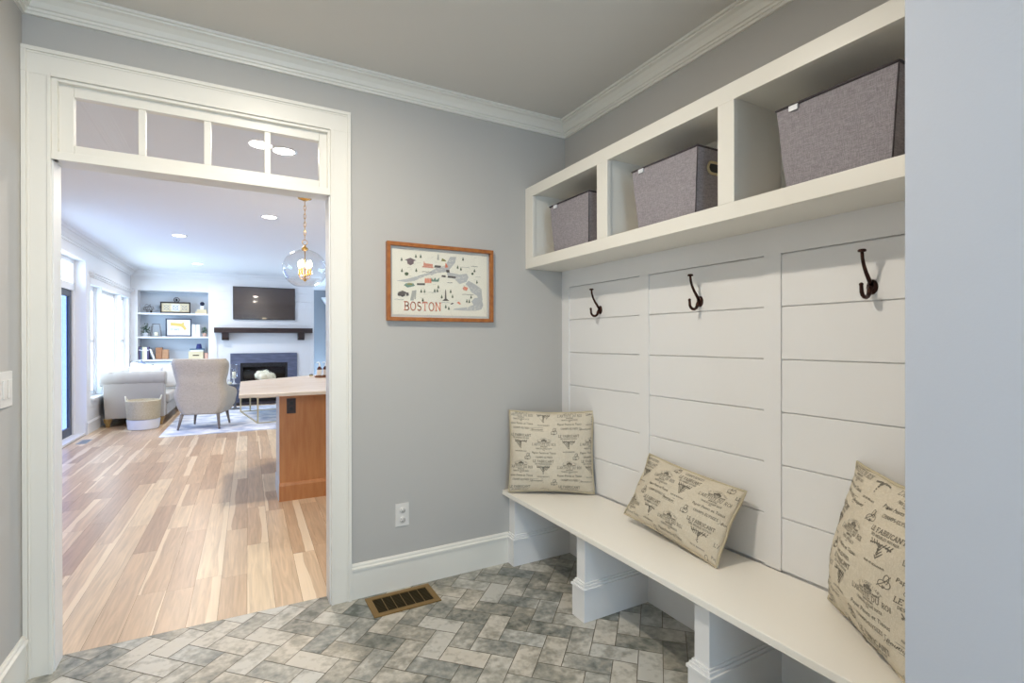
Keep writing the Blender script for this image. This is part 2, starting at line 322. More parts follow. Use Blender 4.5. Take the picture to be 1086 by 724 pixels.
# ------------------------------------------------------------------ lettering
def arc(cx, cy, rx, ry, a0, a1, n=7):
    return [(cx + rx * math.cos(R(a0 + (a1 - a0) * i / n)), cy + ry * math.sin(R(a0 + (a1 - a0) * i / n))) for i in range(n + 1)]
GL = {
 'A': (.8, [[(.06, 0), (.4, 1), (.74, 0)], [(.18, .34), (.62, .34)]], [(.06, 0), (.74, 0)]),
 'B': (.68, [[(.14, 0), (.14, 1)], [(.14, 1), (.36, 1)] + arc(.36, .76, .22, .24, 90, -90) + [(.14, .52)], [(.14, .52), (.38, .52)] + arc(.38, .26, .24, .26, 90, -90) + [(.14, 0)]], [(.1, 0), (.1, 1)]),
 'C': (.74, [arc(.42, .5, .34, .5, 45, 315, 12)], []),
 'D': (.78, [[(.14, 0), (.14, 1)], [(.14, 1), (.32, 1)] + arc(.32, .5, .38, .5, 90, -90, 10) + [(.14, 0)]], [(.1, 0), (.1, 1)]),
 'E': (.66, [[(.14, 0), (.14, 1)], [(.14, 1), (.58, 1), (.58, .86)], [(.14, .52), (.46, .52)], [(.14, 0), (.6, 0), (.6, .14)]], [(.12, 0), (.12, 1)]),
 'F': (.62, [[(.14, 0), (.14, 1)], [(.14, 1), (.56, 1), (.56, .86)], [(.14, .52), (.44, .52)]], [(.14, 0), (.12, 1)]),
 'G': (.76, [arc(.42, .5, .34, .5, 50, 345, 12), [(.74, .38), (.74, .05)], [(.48, .42), (.76, .42)]], []),
 'H': (.82, [[(.14, 0), (.14, 1)], [(.68, 0), (.68, 1)], [(.14, .52), (.68, .52)]], [(.14, 0), (.14, 1), (.68, 0), (.68, 1)]),
 'I': (.36, [[(.18, 0), (.18, 1)]], [(.18, 0), (.18, 1)]),
 'J': (.5, [[(.34, 1), (.34, .2)] + arc(.2, .2, .14, .2, 0, -150, 5)], [(.34, 1)]),
 'K': (.76, [[(.14, 0), (.14, 1)], [(.66, 1), (.16, .45)], [(.3, .58), (.68, 0)]], [(.14, 0), (.14, 1), (.68, 0), (.66, 1)]),
 'L': (.62, [[(.14, 0), (.14, 1)], [(.14, 0), (.58, 0), (.58, .18)]], [(.14, 0), (.14, 1)]),
 'M': (.95, [[(.12, 0), (.14, 1), (.47, .2), (.8, 1), (.82, 0)]], [(.12, 0), (.12, 1), (.82, 0), (.82, 1)]),
 'N': (.84, [[(.14, 0), (.14, 1), (.7, 0), (.7, 1)]], [(.14, 0), (.1, 1), (.7, 1)]),
 'O': (.82, [arc(.41, .5, .34, .5, 0, 360, 16)], []),
 'P': (.66, [[(.14, 0), (.14, 1)], [(.14, 1), (.34, 1)] + arc(.34, .73, .25, .27, 90, -90) + [(.14, .46)]], [(.14, 0), (.1, 1)]),
 'R': (.76, [[(.14, 0), (.14, 1)], [(.14, 1), (.34, 1)] + arc(.34, .75, .24, .25, 90, -90) + [(.14, .5)], [(.34, .5), (.68, 0)]], [(.14, 0), (.1, 1), (.68, 0)]),
 'S': (.62, [arc(.31, .75, .21, .25, 30, 270, 9) + arc(.31, .26, .23, .26, 90, -150, 9)], []),
 'T': (.74, [[(.37, 0), (.37, 1)], [(.08, .84), (.08, 1), (.66, 1), (.66, .84)]], [(.37, 0)]),
 'U': (.8, [[(.14, 1), (.14, .3)] + arc(.4, .3, .26, .3, 180, 360, 8) + [(.66, 1)]], [(.14, 1), (.66, 1)]),
 'V': (.78, [[(.06, 1), (.39, 0), (.72, 1)]], [(.06, 1), (.72, 1)]),
 'X': (.76, [[(.08, 0), (.68, 1)], [(.08, 1), (.68, 0)]], [(.08, 0), (.08, 1), (.68, 0), (.68, 1)]),
 'Y': (.76, [[(.06, 1), (.38, .48), (.7, 1)], [(.38, .48), (.38, 0)]], [(.38, 0), (.06, 1), (.7, 1)]),
 'Q': (.82, [arc(.41, .5, .34, .5, 0, 360, 16), [(.45, .2), (.75, -.12)]], []),
 '-': (.42, [[(.06, .45), (.36, .45)]], []), "'": (.22, [[(.11, 1), (.11, .78)]], []), '.': (.24, [[(.1, 0), (.14, .08)]], []), ' ': (.38, [], []),
}
def ribbon(pts, t):
    out = []
    for a, b in zip(pts[:-1], pts[1:]):
        dx, dy = b[0] - a[0], b[1] - a[1]; l = math.hypot(dx, dy)
        if l < 1e-9: continue
        ux, uy = dx / l * t * .35, dy / l * t * .35; nx, ny = -dy / l * t / 2, dx / l * t / 2
        out.append([(a[0] - ux + nx, a[1] - uy + ny), (a[0] - ux - nx, a[1] - uy - ny), (b[0] + ux - nx, b[1] + uy - ny), (b[0] + ux + nx, b[1] + uy + ny)])
    return out
def caps(text, cx, y, h, w=None, t=.13, serif=True, curve=0):
    """polygons of a line of slab lettering centred on cx, baseline y, height h, fitted to width w"""
    tot = sum(GL[c][0] + .1 for c in text) - .1; sx = (w / tot) if w else h
    x = -tot / 2; out = []
    for c in text:
        gw, st, se = GL[c]; ps = []
        for s_ in st: ps += ribbon(s_, t)
        if serif: 
            for a, b in se: ps += ribbon([(a - .12, b), (a + .12, b)], t * .7)
        for p in ps:
            q = []
            for a, b in p:
                X, Y = (x + a) * sx, b * h
                if curve:
                    an = X / curve; q.append((cx + math.sin(an) * (curve + Y), y + math.cos(an) * (curve + Y) - curve))
                else: q.append((cx + X, y + Y))
            out.append(q)
        x += gw + .1
    return out
def fonttext(text, cx, y, h, w, shear=0):
    cu = bpy.data.curves.new('lettering', 'FONT'); cu.body = text; cu.size = 1; cu.resolution_u = 2; cu.shear = shear
    o = bpy.data.objects.new('lettering', cu); COL.objects.link(o)
    bpy.context.view_layer.update(); dg = bpy.context.evaluated_depsgraph_get(); me = o.evaluated_get(dg).to_mesh()
    vs = [(v.co.x, v.co.y) for v in me.vertices]; fs = [[vs[i] for i in p.vertices] for p in me.polygons]
    o.evaluated_get(dg).to_mesh_clear(); bpy.data.objects.remove(o); bpy.data.curves.remove(cu)
    x0 = min(v[0] for v in vs); x1 = max(v[0] for v in vs); k = w / (x1 - x0)
    return [[(cx + (a - (x0 + x1) / 2) * k, y + b * h / .72) for a, b in f] for f in fs]
def disc(cx, cy, r, n=8, ry=None): return [[(cx + r * math.cos(2 * PI * i / n), cy + (ry or r) * math.sin(2 * PI * i / n)) for i in range(n)]]

# ================================================================== SETTING: mudroom
XL, XR, YB, ZC = -.72, 1.875, 2.68, 2.70
XS = 1.179                                   # face of the near stub wall
# floor: herringbone tile
def clip(poly, a, b, c):                      # keep a*x+b*y<=c
    out = []
    for i in range(len(poly)):
        p, q = poly[i - 1], poly[i]; dp, dq = a * p[0] + b * p[1] - c, a * q[0] + b * q[1] - c
        if (dp <= 0) != (dq <= 0): t = dp / (dp - dq); out.append((p[0] + (q[0] - p[0]) * t, p[1] + (q[1] - p[1]) * t))
        if dq <= 0: out.append(q)
    return out
random.seed(4)
fl = MB(); cols = []; g = .0017; w = .1
c45 = math.cos(R(45)); ORG = (1.032, 1.992)
for k in range(-60, 60):
    for n in range(-20, 20):
        for (bx, by, bw, bh) in ((k + 4 * n, k, 2, 1), (k + 4 * n + 3, k, 1, 2)):
            poly = [(bx * w + g, by * w + g), ((bx + bw) * w - g, by * w + g), ((bx + bw) * w - g, (by + bh) * w - g), (bx * w + g, (by + bh) * w - g)]
            poly = [(ORG[0] + (a + b) * c45, ORG[1] + (-a + b) * c45) for a, b in poly]
            cxx = sum(p[0] for p in poly) / 4; cyy = sum(p[1] for p in poly) / 4
            if not (-1 < cxx < 2.1 and -1.9 < cyy < 3.0): continue
            poly = clip(poly, 1, 0, XR + .005); poly = clip(poly, -1, 0, -XL + .005) if poly else poly
            poly = clip(poly, math.sin(GA), math.cos(GA), 2.79 * math.cos(GA) - .0065) if poly else poly
            poly = clip(poly, 0, -1, 1.55) if poly else poly
            if len(poly) < 3: continue
            fl.add([(a, b, 0) for a, b in poly], [tuple(range(len(poly)))]); cols.append((random.random(), random.random(), random.random()))
nt = len(cols)
fl.add([(XL, -1.55, -.002), (XR, -1.55, -.002), (XR, 2.745, -.002), (XL, 2.80, -.002)], [(0, 1, 2, 3)], 1); cols.append((0, 0, 0))
fl.box(XL - .1, XR + .1, -1.6, 2.74, -.06, -.004, 1); cols += [(0, 0, 0)] * 6
struct(fl.build('floor', [tile_m, grout_m], cols=cols), 'grey worn cement tile floor laid in herringbone')
# ceiling
struct(MB().box(XL - .12, XR + .12, -1.65, 2.69, ZC, ZC + .1).build('ceiling', ceil_m), 'pale mudroom ceiling')
# walls
b = MB(); b.box(-3.0, -.64, YB, 2.79, 0, 2.84).box(.45, 5.0, YB, 2.79, 0, 2.84).box(-.64, .45, YB, 2.79, 2.40, 2.84)
struct(b.build('wall_back', wall_m), 'light grey wall around the cased opening')
struct(MB().box(XL - .12, XL, -1.6, YB, 0, ZC).build('wall_left', wall_m))
struct(MB().box(XR, XR + .12, .3, YB, 0, ZC).build('wall_right', wall_m), 'grey wall above the cubbies')
struct(MB().box(XS, XR + .12, -1.6, .505, 0, ZC).build('wall_near', mat('grey_stub_wall_paint', (190, 190, 194), .6, bump=.05, bscale=150)), 'plain grey wall end at the right edge of view')
b = MB(); b.box(XL - .12, -.4, -1.7, -1.6, 0, ZC).box(.9, XS + .1, -1.7, -1.6, 0, ZC).box(-.4, .9, -1.7, -1.6, 0, .55).box(-.4, .9, -1.7, -1.6, 2.35, ZC)
struct(b.build('wall_rear', wall_m))
b = MB()
for x0, x1, z0, z1 in ((-.4, -.35, .55, 2.35), (.85, .9, .55, 2.35), (-.35, .85, .55, .6), (-.35, .85, 2.3, 2.35), (-.35, .85, 1.43, 1.47)): b.box(x0, x1, -1.68, -1.62, z0, z1)
wf = struct(b.build('window_added_rear', trim_m)); MB().box(-.35, .85, -1.652, -1.648, .6, 2.3).build('pane', glass_m, wf)  # unseen rear window, added to bring fill daylight into the mudroom
# crown of the mudroom
CR = [(0, ZC - .078), (.012, ZC - .078), (.014, ZC - .066), (.020, ZC - .066), (.022, ZC - .056), (.030, ZC - .054), (.040, ZC - .036), (.058, ZC - .020), (.074, ZC - .016), (.076, ZC - .010), (.088, ZC - .010), (.090, ZC), (0, ZC)]
struct(MB().sweep([(XL, -1.6), (XL, YB), (XR, YB), (XR, .505)], CR, side=-1).build('trim_1', trim_m), 'white crown moulding around the mudroom ceiling')
# baseboards
BB = [(0, 0), (.014, 0), (.014, .146), (.020, .148), (.020, .158), (.012, .164), (.012, .172), (.006, .180), (0, .180)]
struct(MB().sweep([(.535, YB), (1.452, YB)], BB, side=-1).build('baseboard_back', trim_m), 'tall white baseboard under the framed map')
struct(MB().sweep([(XL, -1.6), (XL, YB - .022)], BB, side=-1).build('baseboard_left', trim_m))
struct(MB().sweep([(XS, .505), (XS, -1.6)], BB, side=-1).build('baseboard_near', trim_m))
# door casing with transom
def casing(b, x0, x1, z0, z1, outer):       # vertical leg; outer = +1 backband on the x1 side
    b.box(x0, x1, YB - .016, YB, z0, z1)
    if outer > 0: b.box(x1 - .016, x1, YB - .026, YB - .016, z0, z1); b.box(x1 - .024, x1 - .016, YB - .020, YB - .016, z0, z1); b.box(x0, x0 + .012, YB - .020, YB - .016, z0, z1)
    else: b.box(x0, x0 + .016, YB - .026, YB - .016, z0, z1); b.box(x0 + .016, x0 + .024, YB - .020, YB - .016, z0, z1); b.box(x1 - .012, x1, YB - .020, YB - .016, z0, z1)
b = MB(); casing(b, -.719, -.631, 0, 2.39, -1); casing(b, .436, .534, 0, 2.39, 1)
b.box(-.719, .534, YB - .016, YB, 2.39, 2.493); b.box(-.719, .534, YB - .026, YB - .016, 2.477, 2.493); b.box(-.703, .518, YB - .020, YB - .016, 2.469, 2.477); b.box(-.631, .436, YB - .020, YB - .016, 2.39, 2.402)
b.box(-.719, -.703, YB - .026, YB - .016, 2.39, 2.477).box(.518, .534, YB - .026, YB - .016, 2.39, 2.477)
# stepped inner moulding of the transom field and the transom bar
b.box(-.631, -.612, YB - .008, YB + .03, 2.062, 2.39).box(.423, .436, YB - .008, YB + .03, 2.062, 2.39).box(-.612, .423, YB - .008, YB + .03, 2.377, 2.39)
b.box(-.631, .436, YB - .012, YB, 2.062, 2.095)
struct(b.build('trim_2', trim_m, bevel=.0015), 'white door casing with stepped backband around the opening')
gj = mat('white_jamb_paint', (232, 231, 228), .4)
b = MB(); b.box(-.64, -.627, YB, 2.785, 0, 2.40).box(.43, .45, YB, 2.785, 0, 2.40).box(-.627, .43, YB, 2.785, 2.385, 2.40).box(-.627, .43, YB, 2.785, 2.062, 2.085)
struct(b.build('trim_3', gj), 'white jamb and soffit lining of the opening')
w1 = MB()
w1.box(-.627, -.566, 2.697, 2.735, 2.085, 2.385).box(.387, .43, 2.697, 2.735, 2.085, 2.385).box(-.566, .387, 2.697, 2.735, 2.335, 2.385).box(-.566, .387, 2.697, 2.735, 2.085, 2.136)
for x0, x1 in ((-.352, -.325), (-.109, -.080), (.139, .167)): w1.box(x0, x1, 2.700, 2.732, 2.136, 2.335)
wt = struct(w1.build('window_2', trim_m, bevel=.003), 'four-light transom window above the opening')
for x0, x1 in ((-.566, -.352), (-.325, -.109), (-.080, .139), (.167, .387)):
    MB().box(x0, x1, 2.714, 2.718, 2.136, 2.335).build('pane', glass_m, wt)
# shiplap panelling on the right wall
b = MB(); b.box(1.8655, XR, .505, YB, .42, 1.80)
cells = ((1.975, 2.604), (1.274, 1.911), (.574, 1.204)); GZ = (.440, .644, .8475, 1.051, 1.2545, 1.459, 1.662)
for y0, y1 in cells:
    for i in range(6):
        z0, z1 = GZ[i] + .0015, GZ[i + 1] - .0015
        b.prism([(1.8655, z0), (1.858, z0), (1.8555, z0 + .0025), (1.8555, z1 - .0025), (1.858, z1), (1.8655, z1)], y0, y1, ax='y')
for y0, y1 in ((2.604, 2.68), (1.911, 1.975), (1.204, 1.274), (.505, .574)): b.box(1.849, 1.8656, y0, y1, .44, 1.664)
b.box(1.849, 1.8656, .505, 2.68, 1.664, 1.80)
struct(b.build('trim_4', panel_m), 'white shiplap board panelling with stiles behind the bench')

# ================================================================== SETTING: great room (coordinates x, y along its own walls)
GX0, GY1, GZC = -1.97, 12.3, 2.74
# plank floor
random.seed(11); fl = MB(); cols = []; uvs = []
x = GX0; 
while x < 4.6:
    y = 2.784 - random.random() * 1.2
    while y < GY1 + .1:
        ln = random.uniform(.45, 1.7); a, c = max(y, 2.784), min(y + ln, GY1 + .1)
        if c > a + .01:
            fl.add([(x + .0006, a, 0), (x + .1264, a, 0), (x + .1264, c - .001, 0), (x + .0006, c - .001, 0)], [(0, 1, 2, 3)])
            if random.random() < .5: uu = [(0, a), (.127, a), (.127, c), (0, c)]
            else: uu = [(.127, a), (0, a), (0, c), (.127, c)]
            uvs.append(uu); rr = random.random(); cols.append((rr, max(0, random.random() * 1.6 - .55), random.random()))
        y += ln
    x += .127
fl.add([(GX0 - .2, 2.72, -.0025), (4.7, 2.72, -.0025), (4.7, GY1 + .1, -.0025), (GX0 - .2, GY1 + .1, -.0025)], [(0, 1, 2, 3)], 1); cols.append((0, 0, 0)); uvs.append([(0, 0)] * 4)
gap_m = mat('floor_gap_brown', (120, 88, 62), .8)
struct(fl.build('floor', [pl_m, gap_m], base=(0, 2.79, 0), L=True, uv=uvs, cols=cols), 'hickory plank floor of the great room')
def gstruct(b, name, m, label=None, bevel=0): return struct(b.build(name, m, base=(0, 2.79, 0), L=True, bevel=bevel), label)
gstruct(MB().box(-2.4, 4.8, 2.72, 13.9, GZC, GZC + .1), 'ceiling', gceil_m, 'bluish white great room ceiling')
# window wall
b = MB(); T = -2.17
b.box(T, GX0, 2.72, 6.7, 0, GZC).box(T, GX0, 6.7, 9.18, 2.47, GZC).box(T, GX0, 9.18, 9.41, 0, GZC).box(T, GX0, 9.41, 12.09, 0, .485).box(T, GX0, 9.41, 12.09, 2.17, GZC).box(T, GX0, 12.09, 12.7, 0, GZC)
for i in range(1, 13):                       # shiplap shadow lines are slim raised boards
    z = i * .2
    if z < 2.6: b.box(GX0, GX0 + .006, 9.19, 9.40, z - .197, z - .003)
for i in range(12): b.box(GX0, GX0 + .006, 2.8, 6.6, i * .2 + .003, i * .2 + .197)
gstruct(b, 'wall_window', gtrim_m, 'white window wall of the great room')
# windows : three double hung units
wn = MB(); X0, X1 = -2.10, -2.05
for y0, y1 in ((9.41, 10.0), (10.05, 11.35), (11.40, 12.09)):
    wn.box(X0 - .03, X1 + .02, y0, y0 + .03, .50, 2.17).box(X0 - .03, X1 + .02, y1 - .03, y1, .50, 2.17)
    wn.box(X0, X1, y0 + .03, y0 + .07, .53, 2.14).box(X0, X1, y1 - .07, y1 - .03, .53, 2.14).box(X0, X1, y0 + .03, y1 - .03, .50, .58).box(X0, X1, y0 + .03, y1 - .03, 2.10, 2.17)
    if y1 - y0 < 1: wn.box(X0, X1, y0 + .03, y1 - .03, 1.31, 1.36)
for y0, y1 in ((10.0, 10.05), (11.35, 11.40)): wn.box(X0 - .03, GX0 + .01, y0, y1, .50, 2.17)
win = gstruct(wn, 'window_3', gtrim_m, 'triple white window behind the sofa')
for y0, y1 in ((9.44, 9.97), (10.08, 11.32), (11.43, 12.06)):
    MB().box(-2.078, -2.074, y0, y1, .55, 2.12).build('pane', glass_m, win, base=(0, 2.79, 0))
gstruct(MB().box(T, GX0 + .05, 9.36, 12.14, .47, .50).box(GX0, GX0 + .015, 9.38, 12.12, .38, .47), 'trim_5', gtrim_m, 'white window stool and apron')
b = MB(); b.box(GX0, GX0 + .012, 9.38, 12.2, 2.17, 2.27).box(GX0, GX0 + .03, 9.36, 12.22, 2.27, 2.29).box(GX0, GX0 + .05, 9.34, 12.24, 2.29, 2.32).box(GX0, GX0 + .07, 9.32, 12.26, 2.32, 2.35)
gstruct(b, 'trim_6', gtrim_m, 'stepped white head moulding over the windows', .004)
# sliding door with transom
b = MB(); b.box(-2.15, -2.09, 6.7, 9.18, 2.04, 2.14).box(-2.15, -2.09, 9.10, 9.18, 0, 2.47).box(-2.15, -2.09, 6.7, 6.78, 0, 2.47).box(-2.15, -2.09, 6.78, 9.10, 2.41, 2.47).box(-2.14, -2.09, 7.9, 7.95, 2.14, 2.41)
b.box(-2.15, -1.98, 6.7, 9.18, 0, .03)
dr = gstruct(b, 'door_1', gtrim_m, 'white framed patio door with transom')
s = MB().box(-2.14, -2.11, 9.0, 9.10, .03, 2.04).box(-2.14, -2.11, 6.78, 6.86, .03, 2.04).box(-2.14, -2.11, 6.86, 9.0, 1.95, 2.04).box(-2.14, -2.11, 6.86, 9.0, .03, .14).box(-2.14, -2.11, 7.9, 7.98, .14, 1.95)
s.build('door_sash', mat('dark_grey_sash', (70, 78, 92), .5), dr, base=(0, 2.79, 0))
MB().box(-2.128, -2.124, 6.86, 9.0, .14, 1.95).build('door_glass', door_glass_m, dr, base=(0, 2.79, 0))
MB().box(-2.122, -2.118, 6.78, 9.10, 2.14, 2.41).build('pane', glass_m, dr, base=(0, 2.79, 0))
# crown and base of the window wall + far wall
GC = [(0, GZC - .13), (.014, GZC - .13), (.018, GZC - .105), (.03, GZC - .10), (.05, GZC - .06), (.08, GZC - .035), (.10, GZC - .03), (.11, GZC - .012), (.12, GZC), (0, GZC)]
gstruct(MB().sweep([(GX0, 2.80), (GX0, GY1), (-.565, GY1), (-.565, 12.25), (1.40, 12.25), (1.40, 13.6), (4.5, 13.6)], GC, side=-1), 'trim_7', gtrim_m, 'white crown moulding of the great room')
gstruct(MB().sweep([(GX0, 9.19), (GX0, 12.29)], BB, side=-1), 'baseboard_window', gtrim_m, 'white baseboard under the windows')
# chimney breast with shiplap, fire opening -.073...85 x 0.. .86
b = MB(); b.box(-.56, -.073, 12.262, 12.9, 0, GZC).box(.85, 1.40, 12.262, 13.6, 0, GZC).box(-.073, .85, 12.262, 12.9, .86, GZC)
b.box(-.56, -.50, 12.25, 12.27, 0, GZC).box(1.33, 1.40, 12.25, 12.27, 0, GZC)
for i in range(6): b.box(-.50, 1.33, 12.25, 12.27, 1.66 + i * .18 + .002, 1.66 + (i + 1) * .18 - .003)
gstruct(b, 'wall_far', gtrim_m, 'white shiplap chimney breast')
gstruct(MB().box(GX0 - .2, -.565, 12.62, 12.9, 0, GZC), 'wall_far', gtrim_m)
b = MB(); b.box(1.40, 1.95, 13.6, 13.7, 0, GZC).box(2.75, 4.8, 13.6, 13.7, 0, GZC).box(1.95, 2.75, 13.6, 13.7, 2.05, GZC)
b.box(4.6, 4.8, 13.6, 13.9, 0, GZC)
gstruct(b, 'wall_hall', hallway_m, 'grey wall beyond the fireplace')
b = MB(); b.box(1.86, 1.95, 13.57, 13.6, 0, 2.05).box(2.75, 2.84, 13.57, 13.6, 0, 2.05).box(1.84, 2.86, 13.57, 13.6, 2.05, 2.22).prism([(1.84, 2.22), (1.72, 2.40), (1.72, 2.43), (2.98, 2.43), (2.98, 2.40), (2.86, 2.22)], 13.48, 13.6, ax='y')
gstruct(b, 'trim_8', gtrim_m, 'white door casing with flared head on the far grey wall')
d2 = gstruct(MB().box(1.95, 2.75, 13.62, 13.66, .01, 2.05).box(2.05, 2.30, 13.61, 13.62, .2, .95).box(2.40, 2.65, 13.61, 13.62, .2, .95).box(2.05, 2.65, 13.61, 13.62, 1.1, 1.9), 'door_2', gtrim_m)
MB().sphere((2.02, 13.58, 1.0), .03).build('door_handle', brass_m, d2, base=(0, 2.79, 0))
b = MB(); b.box(4.6, 4.7, 2.72, 3.6, 0, GZC).box(4.6, 4.7, 6.1, 13.9, 0, GZC).box(4.6, 4.7, 3.6, 6.1, 0, .95).box(4.6, 4.7, 3.6, 6.1, 2.25, GZC)
gstruct(b, 'wall_kitchen', gtrim_m)
b = MB()
for i in range(4): b.box(4.62, 4.68, 3.6 + i * .816, 3.65 + i * .816, .95, 2.25)
b.box(4.62, 4.68, 3.6, 6.1, .95, 1.0).box(4.62, 4.68, 3.6, 6.1, 2.2, 2.25)
w4 = gstruct(b, 'window_added_kitchen', gtrim_m); MB().box(4.648, 4.652, 3.6, 6.1, 1.0, 2.2).build('pane', glass_m, w4, base=(0, 2.79, 0))  # unseen window, added to brighten the near end of the great room

# ================================================================== BENCH
bench = thing('mudroom_bench', 'long white built-in bench under the coat hooks', 'bench', (1.65, 1.6, 0))
MB().box(1.414, 1.849, .506, 2.679, .410, .437).build('seat', bench_m, bench, base=(1.65, 1.6, 0), bevel=.003)
def leg(y0, y1, first=False):
    b = MB(); b.box(1.462, 1.849, y0, y1, 0, .410)
    e = .016
    lo, hi = (y0 - e, y1 + (0 if first else e))
    b.box(1.446, 1.849, lo, hi, 0, .146).box(1.441, 1.849, lo - .005, hi + (0 if first else .005), .146, .158)
    b.box(1.449, 1.849, lo + .003, hi - (0 if first else .003), .158, .170).box(1.455, 1.849, lo + .009, hi - (0 if first else .009), .170, .180)
    b.build('leg', panel_m, bench, base=(1.65, 1.6, 0), bevel=.0015)
leg(2.612, 2.679, True); leg(1.931, 1.996); leg(1.216, 1.282); leg(.525, .59)
MB().box(1.849, 1.874, .506, 2.679, 0, .420).build('back_panel', panel_m, bench, base=(1.65, 1.6, 0))

# ================================================================== CUBBY SHELF
cub = thing('cubby_shelf', 'white three-compartment cubby shelf mounted high above the hooks', 'shelf', (1.72, 1.6, 1.768))
XF = 1.579; CB = (1.72, 1.6, 1.768)
b = MB(); b.box(XF, XF + .02, .506, 2.679, 1.768, 1.828).box(XF, XF + .02, .506, 2.679, 2.196, 2.260)
for y0, y1 in ((2.593, 2.679), (1.905, 1.985), (1.204, 1.274), (.506, .574)): b.box(XF, XF + .02, y0, y1, 1.828, 2.196)
b.build('face_frame', trim_m, cub, base=CB, bevel=.0015)
MB().box(XF + .02, 1.849, .506, 2.679, 1.768, 1.790).build('bottom_board', trim_m, cub, base=CB)
MB().box(XF + .02, 1.874, .506, 2.679, 2.240, 2.260).build('top_board', trim_m, cub, base=CB)
MB().box(XF + .02, 1.862, .508, 2.677, 1.800, 1.815).build('shelf_board', trim_m, cub, base=CB)
MB().box(XF + .02, 1.862, .508, 2.677, 2.205, 2.215).build('inner_top', trim_m, cub, base=CB)
MB().box(1.862, 1.874, .508, 2.677, 1.80, 2.24).build('back_panel', trim_m, cub, base=CB)
for y0, y1 in ((2.600, 2.675), (1.912, 1.978), (1.210, 1.268), (.512, .568)): MB().box(XF + .02, 1.862, y0, y1, 1.815, 2.205).build('divider', trim_m, cub, base=CB)

# ================================================================== STORAGE BINS
def storage_bin(label, yc, x0, wdt, rz):
    t = thing('storage_bin', label, 'storage bin', ((x0 + 1.85) / 2, yc, 1.8155), rz, 'grey fabric bins in the cubbies')
    dp = (1.85 - x0) / 2 - .004; hw = wdt / 2; H = .284; rings = []
    def ring(s_, z, ins=0): 
        a, c = dp * (s_ if s_ < 1 else 1) - ins, hw * s_ - ins; pts = []
        n = 8
        for (sx_, sy_) in ((1, 1), (-1, 1), (-1, -1), (1, -1)):
            pass
        cs = [(a, c), (-a, c), (-a, -c), (a, -c)]
        for i in range(4):
            p, q = cs[i], cs[(i + 1) % 4]
            for k in range(n):
                f = k / n; pts.append((p[0] + (q[0] - p[0]) * f, p[1] + (q[1] - p[1]) * f, z))
        return pts
    m = 8
    for i in range(m + 1): rings.append(ring(.86 + .14 * i / m, H * i / m))
    for i in range(m, -1, -1): rings.append(ring(.86 + .14 * i / m, .006 + (H - .006) * i / m, .005))
    b = MB().loft(rings, smooth=False)
    b.v = [(p[0] + .0022 * noise.noise(Vector((p[1] * 9, p[2] * 9, yc * 5))), p[1] + .002 * noise.noise(Vector((p[0] * 9, p[2] * 9, yc))), p[2]) for p in b.v]
    b.build('body', bin_m, t)
    r = MB(); rr = ring(1.0, H)
    r.tube([(p[0] * 1.004, p[1] * 1.004, H) for i, p in enumerate(rr)], .0045, 6, closed=True); r.build('rim', bindark_m, t)
    s_ = MB()
    s_.tube([(-dp * .93, -hw * .93, H * .5), (-dp, -hw, H)], .0022, 6).tube([(-dp * .86, -hw * .86, 0), (-dp * .93, -hw * .93, H * .5)], .0022, 6); s_.build('corner_seam', bindark_m, t)
    # handle grommet on the side towards the camera
    zc = H * .74; yy = -hw * (.86 + .14 * .74)
    hn = MB(); pts = []
    for i in range(24):
        a = 2 * PI * i / 24; cx_, cz_ = math.cos(a), math.sin(a)
        x_ = (.030 if cx_ > 0 else -.030) + .023 * cx_; z_ = .023 * cz_
        pts.append((x_, yy - .002 - .02 * z_, zc + z_))
    hn.tube(pts, .0055, 8, closed=True); hg = hn.build('handle_grommet', brassdull_m, t)
    ho = MB().add([(p[0], p[1] + .0005, p[2]) for p in pts], [tuple(range(24))]); ho.build('handle_hole', black_m, hg)
    MB().box(-dp - .006, -dp - .002, hw - .075, hw - .045, H - .020, H - .003).build('tag', white_m, t)
    return t
storage_bin('grey fabric bin in the cubby nearest the corner, its narrow face half shown', 2.268, 1.605, .365, 0)
storage_bin('grey fabric bin in the middle cubby with an oval metal handle hole', 1.578, 1.605, .372, 0)
storage_bin('largest-looking grey fabric bin in the cubby nearest the plain right wall', .882, 1.605, .358, 0)

# ================================================================== COAT HOOKS
def coat_hook(label, y):
    z = 1.505
    t = thing('coat_hook', label, 'coat hook', (1.8555, y, z), 0, 'bronze hooks on the shiplap')
    p = MB().lathe([(.0001, -.010), (.012, -.009), (.020, -.004), (.022, 0)], ax='x'); 
    p.v = [(q[0], q[1] * .82, q[2] * 1.15) for q in p.v]; p.build('backplate', bronze_m, t)
    u = [(-.006, 0, .005), (-.022, 0, .025), (-.038, 0, .045), (-.052, 0, .068), (-.060, 0, .090), (-.063, 0, .112)]
    MB().tube(u, [.0075, .0065, .006, .0055, .0052, .005], 10).lathe([(.005, 0), (.012, .002), (.0125, .007), (.009, .010), (.0001, .010)], (-.063, 0, .110)).build('upper_arm', bronze_m, t)
    l = [(-.006, 0, .004), (-.018, 0, -.014)] + [(-.042 + .024 * math.cos(R(a)), 0, -.014 + .022 * math.sin(R(a))) for a in (-20, -50, -80, -110, -140, -165)] + [(-.068, 0, .004)]
    MB().tube(l, [.008, .0078, .0075, .007, .0068, .0065, .0062, .006, .0055], 10).sphere((-.068, 0, .005), .0068, 10).build('lower_hook', bronze_m, t)
coat_hook('bronze coat hook nearest the corner, on the narrowest shiplap bay', 2.302)
coat_hook('bronze coat hook on the middle shiplap bay above the flat oblong pillow', 1.592)
coat_hook('bronze coat hook nearest the plain right wall, above the large leaning pillow', .888)

